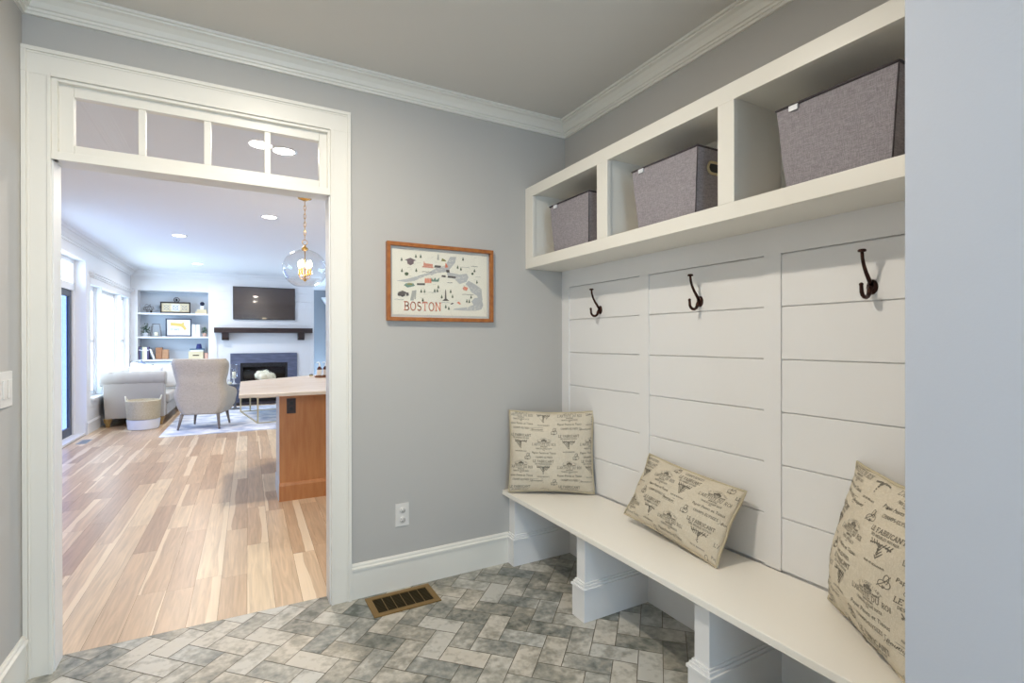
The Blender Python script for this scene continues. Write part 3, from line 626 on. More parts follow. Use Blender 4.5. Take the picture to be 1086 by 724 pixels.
# ================================================================== THROW PILLOWS
def pattern(ox, oy, hw, hh):
    P = []
    ln = caps
    def motifA(x, y):
        return (ln("ST. LIGNEE L'ART", x, y + .050, .007, .085, .1, False, curve=.055) + disc(x, y + .043, .010, 8, .007) + disc(x - .012, y + .040, .005) + disc(x + .012, y + .040, .005)
                + ln("DEPOT DE L'ESTAMPE", x, y + .029, .0055, .075, .24, False) + ln("L'ARTISTE DU ROI", x, y + .012, .0135, .143, .13) + ln("MAISON DE PARIS", x, y + .003, .005, .04, .24, False)
                + ln("FRANCOIS LOUGUE SUCCR", x, y - .009, .0075, .095, .16, False) + ln("RUE", x, y - .016, .004, .012, .2, False) + fonttext("Papier Peints et Tissus", x, y - .036, .0125, .142)
                + ln("CHAMPS-ELYSEES", x, y - .061, .0095, .102, .15))
    def motifB(x, y):
        o = ln("LE FABRICANT", x, y + .030, .0135, .124, .15) + ln("DES MEUBLES ROYAUX", x, y + .017, .0075, .10, .16, False)
        for k in range(3):
            s_ = 1 - k * .28; o += ribbon([(x - .038 * s_, y + .010), (x, y - .038 * s_), (x + .038 * s_, y + .010)], .0032)
        for k in range(5):
            for sg in (-1, 1): o += disc(x + sg * (.006 + .007 * k), y + .004 - .001 * k, .0034, 6)
        for k in range(3): o += disc(x, y - .010 - .009 * k, .0036 - .0006 * k, 6)
        o += disc(x, y - .001, .006) + ln("RUE DE BEAUVAIS", x, y - .058, .005, .07, .2, False)
        return o
    def banner(x, y): return fonttext("Boutiques", x, y - .005, .011, .068, .3) + ribbon([(x - .04, y + .010), (x + .036, y + .010)], .0012) + ribbon([(x - .036, y - .010), (x + .04, y - .010)], .0012) + ribbon([(x - .04, y + .010), (x - .036, y), (x - .042, y - .008)], .0012)
    def mono(x, y):
        o = ribbon(arc(x - .006, y - .006, .012, .009, 40, 330, 12), .0022) + ribbon(arc(x + .007, y - .004, .011, .010, -150, 150, 12), .0022) + ribbon(arc(x + .002, y + .008, .008, .013, -60, 210, 12), .0022) + ribbon([(x - .018, y - .016), (x, y), (x + .012, y + .020)], .0022) + disc(x, y - .014, .004)
        return o
    for i in range(-2, 3):
        for j in range(-2, 3):
            dx, dy = ox + i * .288, oy + j * .302
            for fn, x, y in ((motifA, 0, 0), (motifA, .151, -.134), (motifB, -.003, -.116), (motifB, .148, .032), (banner, -.040, .106), (mono, .060, .094), (mono, -.097, -.054)):
                if abs(x + dx) < hw + .09 and abs(y + dy) < hh + .09: P += fn(x + dx, y + dy)
    return [p for p in P if all(abs(a) < hw * .985 and abs(b) < hh * .985 for a, b in p)]
def pillow(label, hw, hh, th, ox, oy, org, xax, yax, sag=0, seed=0, pinch=.045):
    xax = Vector(xax).normalized(); yax = Vector(yax); zax = xax.cross(yax).normalized(); yax = zax.cross(xax).normalized()
    def surf(u, v, sd, off=0):
        cu, cv = 1 - pinch * (1 - v * v) ** 1.0, 1 - pinch * 1.2 * (1 - u * u)
        f = max(0, (1 - u * u)) * max(0, (1 - v * v)); z = th * (.55 * f ** .5 + .45 * f) * (1 + .10 * (abs(u * v)) ** 2)
        z *= 1 + sag * (-v) * .5
        z += .009 * noise.noise(Vector((u * 2.3 + seed, v * 2.3, sd))) * min(1, f * 4) + .0045 * noise.noise(Vector((u * 7 + seed, v * 6, sd * 3))) * min(1, f * 5)
        edge = max(abs(u), abs(v)); rip = .006 * math.sin((u * 1.0 + v * .6) * 21 + seed) * max(0, edge - .72) * 3 * min(1, f * 8)
        return (hw * u * cu, hh * v * cv, sd * (z + rip + off))
    n = 44; b = MB()
    for sd in (1, -1):
        vs = [surf(-1 + 2 * i / n, -1 + 2 * j / n, sd) for j in range(n + 1) for i in range(n + 1)]
        fs = [(j * (n + 1) + i, j * (n + 1) + i + 1, (j + 1) * (n + 1) + i + 1, (j + 1) * (n + 1) + i) for j in range(n) for i in range(n)]
        b.add(vs, fs, 0, True)
    for poly in pattern(ox, oy, hw, hh):
        b.add([surf(x / hw, y / hh, 1, .0011) for x, y in poly], [tuple(range(len(poly)))], 1)
    o = b.build('throw_pillow', [linen_m, ink_m])
    bm = bmesh.new(); bm.from_mesh(o.data); bmesh.ops.remove_doubles(bm, verts=[v for v in bm.verts], dist=1e-5)
    for f in bm.faces: f.smooth = True
    bm.to_mesh(o.data); bm.free()
    pts = []
    for u, v in [(-1 + 2 * i / 20, -1) for i in range(20)] + [(1, -1 + 2 * i / 20) for i in range(20)] + [(1 - 2 * i / 20, 1) for i in range(20)] + [(-1, 1 - 2 * i / 20) for i in range(20)]:
        p = surf(u, v, 1); pts.append((p[0], p[1], .003 * math.sin(u * 9 + v * 7 + seed)))
    MB().tube(pts, .0048, 8, closed=True).build('piping', piping_m, o)
    o.matrix_world = Matrix.Translation(Vector(org)) @ Matrix((xax, yax, zax)).transposed().to_4x4()
    return tag(o, label, 'pillow', 'printed linen pillows on the bench')
zs = .437
# square one in the corner: bottom edge from (1.452,2.62) to (1.84,2.34)
d = Vector((.82, -.57, 0)).normalized(); nrm = Vector((d.y, -d.x, 0))
lean = Vector((-nrm.x * -1, -nrm.y * -1, 0))
def stand(label, c, d, hw, hh, th, ox, oy, back, seed, sag=.35, tilt=0):
    """pillow standing on its lower edge at centre c, face normal = d x up (towards viewer), leaning back"""
    d = Vector(d).normalized(); up = Vector((0, 0, 1)); nf = d.cross(up)
    y = (up * math.cos(back) - nf * math.sin(back)).normalized()
    if tilt: q = Matrix.Rotation(tilt, 3, d.cross(y)); d2 = q @ d; y = q @ y; d = d2
    org = Vector(c) + y * hh
    return pillow(label, hw, hh, th, ox, oy, org, d, y, sag, seed)
stand('square yellowish beige script-print pillow standing in the corner of the bench', (1.622, 2.462, zs + .008), (.83, -.56, 0), .248, .236, .098, -.043, .030, R(7), 1.3)
stand('oblong script-print pillow lying back against the shiplap mid-bench', (1.672, 1.625, zs + .024), (-.03, -1, 0), .286, .158, .078, .045, -.105, R(27), 4.1, tilt=R(-4))
stand('tall script-print pillow propped at the right end of the bench, cut by the wall', (1.628, .795, zs + .010), (-.62, -.79, 0), .248, .240, .092, -.045, .040, R(11), 7.7)

# ================================================================== FRAMED MAP
PX0, PX1, PZ0, PZ1 = .717, 1.345, 1.437, 1.858
pic = thing('framed_map', 'orange-wood framed illustrated city map hung on the grey wall', 'picture', ((PX0 + PX1) / 2, YB, PZ0))
PB = ((PX0 + PX1) / 2, YB, PZ0); fwid = .020; yf = YB - .030
b = MB(); b.box(PX0, PX1, yf, YB - .001, PZ0, PZ0 + fwid).box(PX0, PX1, yf, YB - .001, PZ1 - fwid, PZ1).box(PX0, PX0 + fwid, yf, YB - .001, PZ0 + fwid, PZ1 - fwid).box(PX1 - fwid, PX1, yf, YB - .001, PZ0 + fwid, PZ1 - fwid)
b.build('frame', fwood_m, pic, base=PB, bevel=.0015)
MB().box(PX0 + fwid, PX1 - fwid, YB - .008, YB - .002, PZ0 + fwid, PZ1 - fwid).build('backing', mat('pale_backing', (206, 206, 200), .8), pic, base=PB)
MB().box(PX0 + fwid, PX1 - fwid, YB - .0235, YB - .0225, PZ0 + fwid, PZ1 - fwid).build('glazing', glass('picture_glass', ior=1.3), pic, base=PB)
ink = {'paper': mat('map_paper', (236, 232, 216), .8), 'grey': mat('map_water_grey', (188, 188, 186), .8), 'dark': mat('map_ink_dark', (98, 92, 88), .8), 'green': mat('map_tree_green', (84, 98, 72), .8),
       'red': mat('map_orange_red', (226, 134, 104), .8), 'pink': mat('map_pink', (214, 150, 130), .8), 'olive': mat('map_olive', (140, 138, 84), .8), 'purple': mat('map_mauve', (120, 104, 106), .8), 'teal': mat('map_teal', (120, 146, 132), .8), 'line': mat('map_border', (176, 176, 168), .8)}
IK = list(ink); MX = []
b = MB(); x0, x1, z0, z1 = PX0 + .033, PX1 - .034, PZ0 + .034, PZ1 - .035
b.box(x0, x1, YB - .010, YB - .008, z0, z1, 0)
W_, H_ = x1 - x0, z1 - z0; lay = [0]
def draw(polys, c, raw=False):
    lay[0] += 1; yy = YB - .0101 - lay[0] * .000006
    for p in polys:
        b.add([(x0 + q[0] * W_, yy, z0 + q[1] * H_) for q in p], [tuple(range(len(p)))], IK.index(c))
# map drawn in 0..1 x 0..1, from crop of the print (u right, v up)
def P2(px, py):      # crop pixels of the print -> uv
    return ((px - 100) / (880 - 100), 1 - (py - 100 - (px - 100) * .045) / (632 - 100 - (px - 100) * .005))
def pp(*a): return [[P2(*q) for q in a]]
def ell(px, py, rx, ry, n=10): return [[P2(px + rx * math.cos(2 * PI * i / n), py + ry * math.sin(2 * PI * i / n)) for i in range(n)]]
draw(pp((130, 360), (210, 345), (290, 320), (380, 290), (400, 300), (330, 330), (270, 360), (200, 370)), 'grey')
draw(pp((380, 290), (440, 250), (520, 225), (560, 150), (610, 150), (600, 200), (560, 250), (530, 280), (450, 290), (400, 310)), 'grey')
draw(pp((530, 280), (590, 290), (640, 300), (700, 290), (715, 320), (700, 360), (640, 380), (600, 340), (540, 320)), 'grey')
draw(pp((715, 350), (770, 380), (830, 420), (835, 480), (790, 480), (740, 450), (720, 410), (690, 380)), 'grey')
draw(pp((740, 530), (770, 500), (830, 495), (845, 560), (830, 600), (780, 610), (700, 610), (580, 600), (600, 590), (700, 580), (760, 560)), 'grey')
draw(pp((790, 480), (835, 480), (840, 520), (800, 500)), 'grey')
random.seed(2)
for _ in range(150):                             # engraved wave strokes on the water
    u_, v_ = random.choice(((640, 330), (590, 200), (780, 430), (770, 580), (690, 595), (330, 320), (470, 260)))
    px_, py_ = u_ + random.uniform(-50, 40), v_ + random.uniform(-25, 25)
    draw([[(q[0], q[1]) for q in p] for p in ribbon([P2(px_, py_), P2(px_ + random.uniform(6, 16), py_ - 2)], .0035)], 'paper')
TREES = ((170, 185), (280, 155), (318, 155), (172, 275), (283, 270), (668, 165), (622, 235), (650, 250), (768, 262), (790, 360), (430, 437), (452, 437), (334, 515), (488, 488), (562, 443), (578, 485), (700, 525), (722, 528), (521, 572), (546, 586), (738, 490), (460, 405), (322, 442), (348, 442))
for (tx, ty) in TREES:
    s_ = 1 if ty > 150 else .8
    draw(pp((tx - 9, ty + 12), (tx, ty - 18), (tx + 9, ty + 12)), 'green'); draw(pp((tx - 2, ty + 18), (tx - 2, ty + 12), (tx + 2, ty + 12), (tx + 2, ty + 18)), 'dark')
draw(ell(208, 303, 16, 14), 'green'); draw(ell(750, 290, 10, 11), 'green')
def cap(cx_, cy_, k, c):
    draw(pp((cx_ - 45 * k, cy_ - 5 * k), (cx_, cy_ - 24 * k), (cx_ + 45 * k, cy_ - 3 * k), (cx_, cy_ + 10 * k)), c)
    draw(pp((cx_ - 26 * k, cy_), (cx_ - 24 * k, cy_ + 24 * k), (cx_, cy_ + 38 * k), (cx_ + 24 * k, cy_ + 24 * k), (cx_ + 26 * k, cy_)), c)
cap(238, 195, 1, 'purple'); cap(176, 460, .85, 'dark'); draw(pp((138, 462), (160, 455), (158, 485), (140, 482)), 'dark'); draw(pp((200, 460), (222, 455), (226, 480), (206, 485)), 'dark')
draw(pp((235, 520), (250, 440), (268, 440), (262, 520)), 'line'); draw(pp((262, 440), (284, 435), (278, 510), (268, 510)), 'line')
draw(pp((340, 225), (345, 190), (352, 212), (415, 218), (414, 240), (345, 232)), 'pink'); draw(pp((325, 245), (340, 232), (420, 242), (418, 252)), 'pink')
draw(pp((425, 245), (432, 226), (480, 228), (484, 240), (470, 246)), 'dark'); draw(pp((515, 245), (520, 200), (530, 215), (542, 240)), 'red')
draw(pp((524, 262), (552, 262), (554, 284), (528, 284)), 'dark'); draw(pp((450, 180), (456, 135), (464, 135), (466, 182)), 'line'); draw(pp((484, 190), (492, 165), (520, 180), (526, 192)), 'olive')
for k in range(4): draw(pp((350 + k * 14, 376), (350 + k * 14, 345), (356 + k * 14, 330), (361 + k * 14, 345), (361 + k * 14, 376)), 'red')
draw(pp((402, 362), (404, 330), (418, 350), (434, 328), (444, 350), (470, 328), (462, 364)), 'teal')
draw(pp((186, 395), (205, 380), (260, 380), (272, 400), (215, 415)), 'teal'); draw(pp((205, 392), (220, 378), (250, 380), (252, 394)), 'olive')
draw(pp((288, 378), (352, 378), (352, 394), (288, 394)), 'dark')
draw(pp((512, 520), (516, 440), (520, 425), (524, 440), (528, 520)), 'dark'); draw(pp((492, 524), (516, 505), (528, 505), (550, 524)), 'dark')
draw(pp((664, 418), (676, 398), (712, 412), (700, 440), (672, 432)), 'pink'); draw(pp((676, 408), (704, 414), (696, 432)), 'red'); draw(pp((612, 540), (630, 530), (650, 552), (640, 556)), 'red')
draw(pp((558, 552), (575, 540), (590, 545), (570, 556)), 'dark')
def cap_line(text, px_, py_, h_, w_, c, t=.13, serif=True):
    u_, v_ = P2(px_, py_); k = H_ / W_
    draw([[(u_ + q[0] / W_, v_ + q[1] / H_) for q in p] for p in caps(text, 0, 0, h_, w_, t, serif)], c)
cap_line('BOSTON', 335, 604, .0455, .212, 'red', .115)
for (tx, ty, wd, c) in ((366, 284, .055, 'dark'), (150, 512, .05, 'line'), (768, 228, .04, 'dark'), (690, 238, .05, 'line'), (556, 372, .03, 'dark'), (710, 472, .07, 'dark'), (800, 318, .03, 'line'), (520, 540, .05, 'line'), (410, 455, .04, 'line')):
    draw([[(P2(tx, ty)[0] + q[0] / W_, P2(tx, ty)[1] + q[1] / H_) for q in p] for p in ribbon([(-wd / 2, 0), (-wd * .2, .002), (0, -.001), (wd * .2, .002), (wd / 2, 0)], .0022)], c)
for _ in range(46):                             # small engraved captions and streets
    u_, v_ = random.uniform(150, 800), random.uniform(150, 520)
    draw(ribbon([P2(u_, v_), P2(u_ + random.uniform(8, 40), v_ + random.uniform(-6, 4))], .0028), 'line')
draw(pp((486, 322), (488, 308), (520, 308), (520, 326)), 'dark') ; draw(pp((535, 328), (540, 312), (606, 318), (604, 332)), 'dark')
b.build('map_print', [ink[k] for k in IK], pic, base=PB)

# ================================================================== OUTLET, SWITCH, FLOOR REGISTERS
def outlet_details(t, c, ax):
    pass
t = thing('wall_outlet', 'white duplex outlet plate low on the grey wall left of the bench', 'outlet', (.802, YB, .39))
MB().box(.765, .840, YB - .006, YB - .0003, .331, .454).build('cover_plate', plate_m, t, base=(.802, YB, .39), bevel=.002)
for zc in (.418, .366):
    b = MB().lathe([(.0165, 0), (.0165, -.003), (.0001, -.003)], (.8025, YB - .006, zc), 16, ax='y').build('socket', plate_m, t, base=(.802, YB, .39))
    s = MB().box(.795, .7965, YB - .0096, YB - .009, zc + .001, zc + .009).box(.808, .8095, YB - .0096, YB - .009, zc + .001, zc + .009).lathe([(.0025, -.0096 - 0), (.0001, -.0097)], (.8025, YB, zc - .007), 8, ax='y').build('slot', slot_m, b, base=(.802, YB, .39))
t = thing('light_switch', 'white rocker light switch plate on the left wall', 'light switch', (XL, 2.50, 1.155))
MB().box(XL + .0003, XL + .006, 2.43, 2.549, 1.092, 1.221).build('cover_plate', plate_m, t, base=(XL, 2.5, 1.155), bevel=.002)
MB().box(XL + .006, XL + .010, 2.50, 2.532, 1.123, 1.190).build('rocker', plate_m, t, base=(XL, 2.5, 1.155), bevel=.001)
MB().box(XL + .006, XL + .010, 2.452, 2.484, 1.123, 1.190).build('rocker', plate_m, t, base=(XL, 2.5, 1.155), bevel=.001)
t = thing('floor_register', 'antique brass floor register set in the tile by the baseboard', 'floor vent', (.764, 2.54, 0))
b = MB(); x0_, x1_, y0_, y1_, f = .594, .936, 2.438, 2.640, .030
for a in ((x0_, x1_, y0_, y0_ + f), (x0_, x1_, y1_ - f, y1_), (x0_, x0_ + f, y0_ + f, y1_ - f), (x1_ - f, x1_, y0_ + f, y1_ - f)): b.box(*a, .0005, .006)
for i in range(1, 6): xx = x0_ + f + (x1_ - x0_ - 2 * f) * i / 6; b.box(xx - .0015, xx + .0015, y0_ + f, y1_ - f, .002, .0055)
b.build('frame', vent_m, t, base=(.764, 2.54, 0), bevel=.0015)
b = MB().box(x0_ + f, x1_ - f, y0_ + f, y1_ - f, .0005, .001)
for i in range(11): yy = y0_ + f + (y1_ - y0_ - 2 * f) * (i + .5) / 11; b.box(x0_ + f, x1_ - f, yy - .003, yy + .001, .001, .0045)
b.build('louvre', ventdark_m, t, base=(.764, 2.54, 0))
t = thing('floor_register', 'small grey floor register in the planks beside the patio door', 'floor vent', (-1.85, 8.55, 0), L=True)
b = MB().box(-.055, .055, -.16, .16, .0003, .004); b.build('frame', mat('grey_register', (150, 156, 160), .5), t)
b = MB()
for i in range(12): b.box(-.04, .04, -.14 + i * .024, -.128 + i * .024, .004, .0046)
b.build('louvre', mat('grey_louvre', (110, 118, 122), .5), t)

# ================================================================== RECESSED LIGHTS
def can(label, x, y, z, L, power, col=WARM2):
    t = thing('recessed_light', label, 'ceiling light', (x, y, z), L=L, group='recessed ceiling lights')
    MB().lathe([(.075, -.004), (.095, -.004), (.095, -.0002), (.075, -.0002)], n=32, caps=False).build('trim_ring', white_m, t)
    MB().lathe([(.0001, -.0025), (.074, -.0025), (.074, -.0005), (.0001, -.0005)], n=32).build('lens', can_m, t)
    p = GW(x, y, z - .006) if L else Vector((x, y, z - .006))
    area_light('can_light', p, (0, 0, -1), .14, .14, power, col, shape='DISK')
can('round recessed light in the mudroom ceiling', .18, 1.5, ZC, False, MUD_LAMP, WARM)
can('recessed ceiling light seen through the rightmost transom pane', .31, 4.12, GZC, True, GREAT_LAMP)
can('recessed ceiling light just left of the pendant canopy', .29, 6.38, GZC, True, GREAT_LAMP)
can('recessed ceiling light left of the centre of the great room ceiling', -.74, 8.05, GZC, True, GREAT_LAMP)
can('recessed ceiling light nearest the built-in bookcase', -.74, 10.85, GZC, True, GREAT_LAMP)

# ================================================================== PENDANT
PD = (.57, 5.37)
t = thing('pendant_light', 'clear glass globe pendant with brass candle lights hanging on a chain', 'pendant light', (PD[0], PD[1], GZC), L=True)
MB().lathe([(.0001, -.030), (.018, -.030), (.030, -.024), (.060, -.014), (.066, -.004), (.066, -.0003)], n=32).build('canopy', brass_m, t)
for k in range(9):
    z = -.035 - k * .041; pts = [((.009 * math.cos(a) if k % 2 else 0), (0 if k % 2 else .009 * math.cos(a)), z - .024 + .025 * math.sin(a)) for a in [2 * PI * i / 14 for i in range(14)]]
    MB().tube(pts, .0028, 6, closed=True).build('chain_link', brass_m, t)
pts = [(.024 * math.cos(a), 0, -.440 + .024 * math.sin(a)) for a in [2 * PI * i / 20 for i in range(20)]]
MB().tube(pts, .0035, 8, closed=True).build('ring', brass_m, t)
zc = -.70
prof = []
for i in range(25):
    a = R(-64 + 146 * i / 24); prof.append((.205 * math.cos(a) if i < 24 else .028, zc + .19 * math.sin(a) + (.02 if False else 0)))
MB().lathe(prof, n=48, caps=False).build('glass_globe', globe_m, t)
MB().lathe([(.030, zc + .180), (.034, zc + .196), (.022, zc + .210), (.008, zc + .222), (.006, zc + .238), (.0001, zc + .238)], n=24).build('cap', brass_m, t)
MB().tube([(0, 0, zc + .20), (0, 0, zc - .11)], .005, 8).sphere((0, 0, zc - .11), .016, 12).lathe([(.0001, zc - .09), (.018, zc - .085), (.012, zc - .07), (.005, zc - .05)], n=16).build('stem', brass_m, t)
for k in range(4):
    a = R(45 + 90 * k + 12); cx_, cy_ = math.cos(a), math.sin(a)
    arm = MB().tube([(0, 0, zc - .095), (.025 * cx_, .025 * cy_, zc - .105), (.050 * cx_, .050 * cy_, zc - .09), (.055 * cx_, .055 * cy_, zc - .06)], .0035, 8).lathe([(.004, 0), (.016, .004), (.012, .010), (.0095, .012), (.0095, .075), (.0001, .075)], (.055 * cx_, .055 * cy_, zc - .062), 14).build('candle_arm', brass_m, t)
    MB().lathe([(.008, 0), (.016, .015), (.017, .03), (.010, .055), (.0001, .072)], (.055 * cx_, .055 * cy_, zc + .013), 14).build('bulb', bulb_m, arm)

# ================================================================== KITCHEN ISLAND
isl = thing('kitchen_island', 'honey wood island cabinet with pale blue-white side panel', 'cabinet', (.9, 5.0, 0), L=True); IB = (.9, 5.0, 0)
MB().prism([(.318, 4.632), (.318, 5.12), (1.0, 5.80), (1.6, 5.80), (1.6, 4.632)], .1, .879).build('body', mat('island_carcass', (222, 226, 234), .5), isl, base=IB)
MB().box(.300, 1.60, 4.612, 4.632, .02, .879).build('end_panel', island_m, isl, base=IB)
MB().box(.296, 1.60, 4.594, 4.612, .0, .125).prism([(4.612, .125), (4.594, .125), (4.602, .148), (4.612, .15)], .296, 1.6, ax='x').build('plinth', island_m, isl, base=IB)
MB().box(.298, .318, 4.634, 5.12, .02, .879).box(.290, .298, 4.63, 5.12, 0, .13).build('side_panel', mat('island_side_paint', (206, 214, 228), .4), isl, base=IB)
op = MB().box(.355, .425, 4.606, 4.612, .725, .850).build('outlet_plate', mat('dark_bronze_plate', (48, 28, 26), .4), isl, base=IB)
MB().box(.376, .404, 4.603, 4.606, .795, .826).box(.376, .404, 4.603, 4.606, .748, .779).build('socket', black_m, op, base=IB)
ct = MB().prism([(.005, 4.50), (.0, 5.96), (.94, 6.82), (1.75, 6.82), (1.75, 4.50)], .880, .910).build('countertop', counter_m, base=(.9, 5.5, .88), L=True, bevel=.004)
tag(ct, 'cream stone countertop with angled far edge on the island', 'countertop')
# tray and bottles
t = thing('wooden_tray', 'small round brown wooden tray at the right end of the countertop', 'tray', (.838, 6.21, .910), L=True)
MB().lathe([(.0001, 0.0005), (.085, .0005), (.090, .004), (.090, .018), (.084, .018), (.082, .006), (.0001, .006)], n=32).build('dish', traywood_m, t)
def soap(label, x, y):
    t = thing('soap_bottle', label, 'bottle', (x, y, .9165), L=True, group='amber pump bottles on the tray')
    MB().lathe([(.0001, 0), (.027, .001), (.029, .006), (.029, .092), (.024, .106), (.012, .114), (.011, .122), (.0001, .122)], n=24).build('glass_body', amber_m, t)
    lb = MB(); lb.lathe([(.0295, .018), (.0295, .082)], n=24, caps=False); lb.f = [f for i, f in enumerate(lb.f) if i % 24 not in (0, 1, 2, 22, 23)]; lb.m = lb.m[:len(lb.f)]; lb.sm = lb.sm[:len(lb.f)]; lb.build('label', label_m, t)
    MB().lathe([(.013, .120), (.013, .138), (.005, .142), (.005, .165), (.0001, .165)], n=16).tube([(0, 0, .163), (-.012, -.003, .168), (-.035, -.010, .163)], .0055, 8).build('pump', white_m, t)
soap('left amber soap bottle with white pump on the wooden tray', .800, 6.19); soap('right amber soap bottle with white pump on the wooden tray, beside the door jamb', .872, 6.235)
t = thing('salt_dish', 'tiny dark-lidded dish on the counter left of the bottles', 'dish', (.735, 6.42, .910), L=True)
MB().lathe([(.0001, .0005), (.020, .0005), (.028, .014), (.0001, .014)], n=20).build('bowl', cream_m, t); MB().sphere((0, 0, .014), .026, 14, sc=(1, 1, .6)).build('lid', black_m, t)

# ================================================================== RUG, SOFA, ARMCHAIR, BASKET
rg = MB().box(-1.02, 1.9, 8.43, 11.6, .0005, .010).build('area_rug', rug_m, base=(.4, 10, 0), L=True); tag(rg, 'pale blue and white patterned rug under the armchair and coffee table', 'rug')
so = thing('sofa', 'oatmeal linen rolled-arm sofa under the windows', 'sofa', (-1.5, 11.0, 0), L=True); SB = (-1.5, 11.0, 0)
def roll(x0, x1, y, z, r, b, n=40):
    rings = []
    for i in range(n + 1):
        f = i / n; tuft = 1 - .035 * (abs(math.cos(f * PI * 5)) ** 10); rr = r * tuft * (1 if 0 < i < n else .93)
        rings.append([(x0 + (x1 - x0) * f, y + rr * 1.05 * math.cos(2 * PI * j / 20), z + rr * math.sin(2 * PI * j / 20)) for j in range(20)])
    b.loft(rings)
def roll_y(y0, y1, x, z, r, b, n=60):
    rings = []
    for i in range(n + 1):
        f = i / n; tuft = 1 - .035 * (abs(math.cos(f * PI * 9)) ** 10); rr = r * tuft * (1 if 0 < i < n else .93)
        rings.append([(x + rr * 1.1 * math.cos(2 * PI * j / 20), y0 + (y1 - y0) * f, z + rr * math.sin(2 * PI * j / 20)) for j in range(20)])
    b.loft(rings)
for yc, sg in ((9.86, -1), (11.97, 1)):
    b = MB(); roll(-1.955, -1.10, yc, .738, .112, b)
    b.loft([[(-1.91 + .10 * (1 - z / .7) * .4, yc - .09, z), (-1.12, yc - .09, z), (-1.12, yc + .10, z), (-1.91 + .10 * (1 - z / .7) * .4, yc + .10, z)] for z in (.13, .3, .5, .7)], smooth=False)
    b.build('arm', sofa_m, so, base=SB, bevel=.01)
b = MB(); roll_y(9.80, 12.02, -1.82, .755, .10, b); b.box(-1.90, -1.72, 9.95, 11.9, .13, .74); b.build('backrest', sofa_m, so, base=SB, bevel=.01)
MB().box(-1.75, -1.10, 9.95, 11.88, .13, .32).build('seat_base', sofa_m, so, base=SB, bevel=.012)
for y0 in (9.975, 10.93): 
    b = MB().box(-1.72, -1.07, y0, y0 + .93, .325, .475); b.build('seat_cushion', sofa_m, so, base=SB, bevel=.04)
for x_, y_ in ((-1.85, 9.82), (-1.17, 9.82), (-1.85, 12.0), (-1.17, 12.0)):
    MB().lathe([(.024, 0), (.030, .02), (.034, .05), (.046, .075), (.052, .09), (.050, .10), (.056, .108), (.056, .13), (.0001, .13)], (x_, y_, .0005), 20).build('foot', goldwood_m, so, base=SB)
def soft(name, label, hw, hh, th, org, xax, yax, m, L=True, cat='pillow', group=None):
    b = MB(); n = 16
    for sd in (1, -1):
        vs = []
        for j in range(n + 1):
            for i in range(n + 1):
                u, v = -1 + 2 * i / n, -1 + 2 * j / n; f = max(0, (1 - u * u) * (1 - v * v))
                vs.append((hw * u * (1 - .06 * (1 - v * v)), hh * v * (1 - .07 * (1 - u * u)), sd * th * f ** .45))
        b.add(vs, [(j * (n + 1) + i, j * (n + 1) + i + 1, (j + 1) * (n + 1) + i + 1, (j + 1) * (n + 1) + i) for j in range(n) for i in range(n)], 0, True)
    o = b.build(name, m); bm = bmesh.new(); bm.from_mesh(o.data); bmesh.ops.remove_doubles(bm, verts=bm.verts[:], dist=1e-5); bm.to_mesh(o.data); bm.free()
    rot = Matrix.Rotation(-GA, 3, 'Z'); x = (rot @ Vector(xax)).normalized(); y = rot @ Vector(yax); z = x.cross(y).normalized(); y = z.cross(x)
    o.matrix_world = Matrix.Translation(GW(*org)) @ Matrix((x, y, z)).transposed().to_4x4(); return tag(o, label, cat, group)
pw = mat('white_pillow', (236, 236, 240), .9); pgy = mat('slate_blue_pillow', (128, 138, 168), .9); pcr = mat('cream_pillow', (222, 218, 212), .9)
soft('sofa_pillow', 'bright white pillow on the sofa with a pointed corner up', .24, .24, .07, (-1.50, 10.62, .71), (.86, .3, -.2), (.15, .25, 1), pw, group='sofa pillows')
soft('sofa_pillow', 'cream pillow at the front of the sofa beside the armchair', .22, .22, .07, (-1.22, 10.98, .70), (.9, .2, 0), (0, .25, 1), pcr, group='sofa pillows')
soft('sofa_pillow', 'slate blue pillow whose peak shows over the sofa arm', .21, .21, .06, (-1.63, 11.35, .69), (.7, .1, -.6), (.6, .2, .7), pgy, group='sofa pillows')
# armchair
CH = (-.51, 9.10, .0150)
ch = thing('wing_armchair', 'speckled beige wing armchair seen from behind on the rug', 'armchair', CH, R(-13), L=True)
def Upath(w, F, r, off, n=6):
    w2 = w - off; y0 = off; pts = [(-w2, F)]
    ns = 6
    for i in range(1, ns): pts.append((-w2, F + (y0 + r - F) * i / ns))
    for i in range(n + 1): a = R(180 + 90 * i / n); pts.append((-w2 + r + r * math.cos(a), y0 + r + r * math.sin(a)))
    for i in range(1, 6): pts.append((-w2 + r + (2 * w2 - 2 * r) * i / 6, y0))
    for i in range(n + 1): a = R(270 + 90 * i / n); pts.append((w2 - r + r * math.cos(a), y0 + r + r * math.sin(a)))
    for i in range(1, ns): pts.append((w2, y0 + r + (F - y0 - r) * i / ns))
    pts.append((w2, F)); return pts
def lerp_t(tab, z):
    for (a, va), (b_, vb) in zip(tab[:-1], tab[1:]):
        if z <= b_: f = max(0, (z - a) / (b_ - a)); f = f * f * (3 - 2 * f); return va + (vb - va) * f
    return tab[-1][1]
Wt = [(.22, .27), (.35, .33), (.5, .36), (.68, .325), (.85, .355), (.99, .375), (1.04, .35)]
Ft = [(.22, .60), (.45, .62), (.54, .60), (.66, .20), (.75, .15), (.90, .20), (1.0, .17), (1.04, .14)]
Bt = [(.22, .04), (.5, .02), (.75, 0), (1.04, -.05)]
zsn = [.22 + (1.04 - .22) * i / 26 for i in range(27)]; rings = []
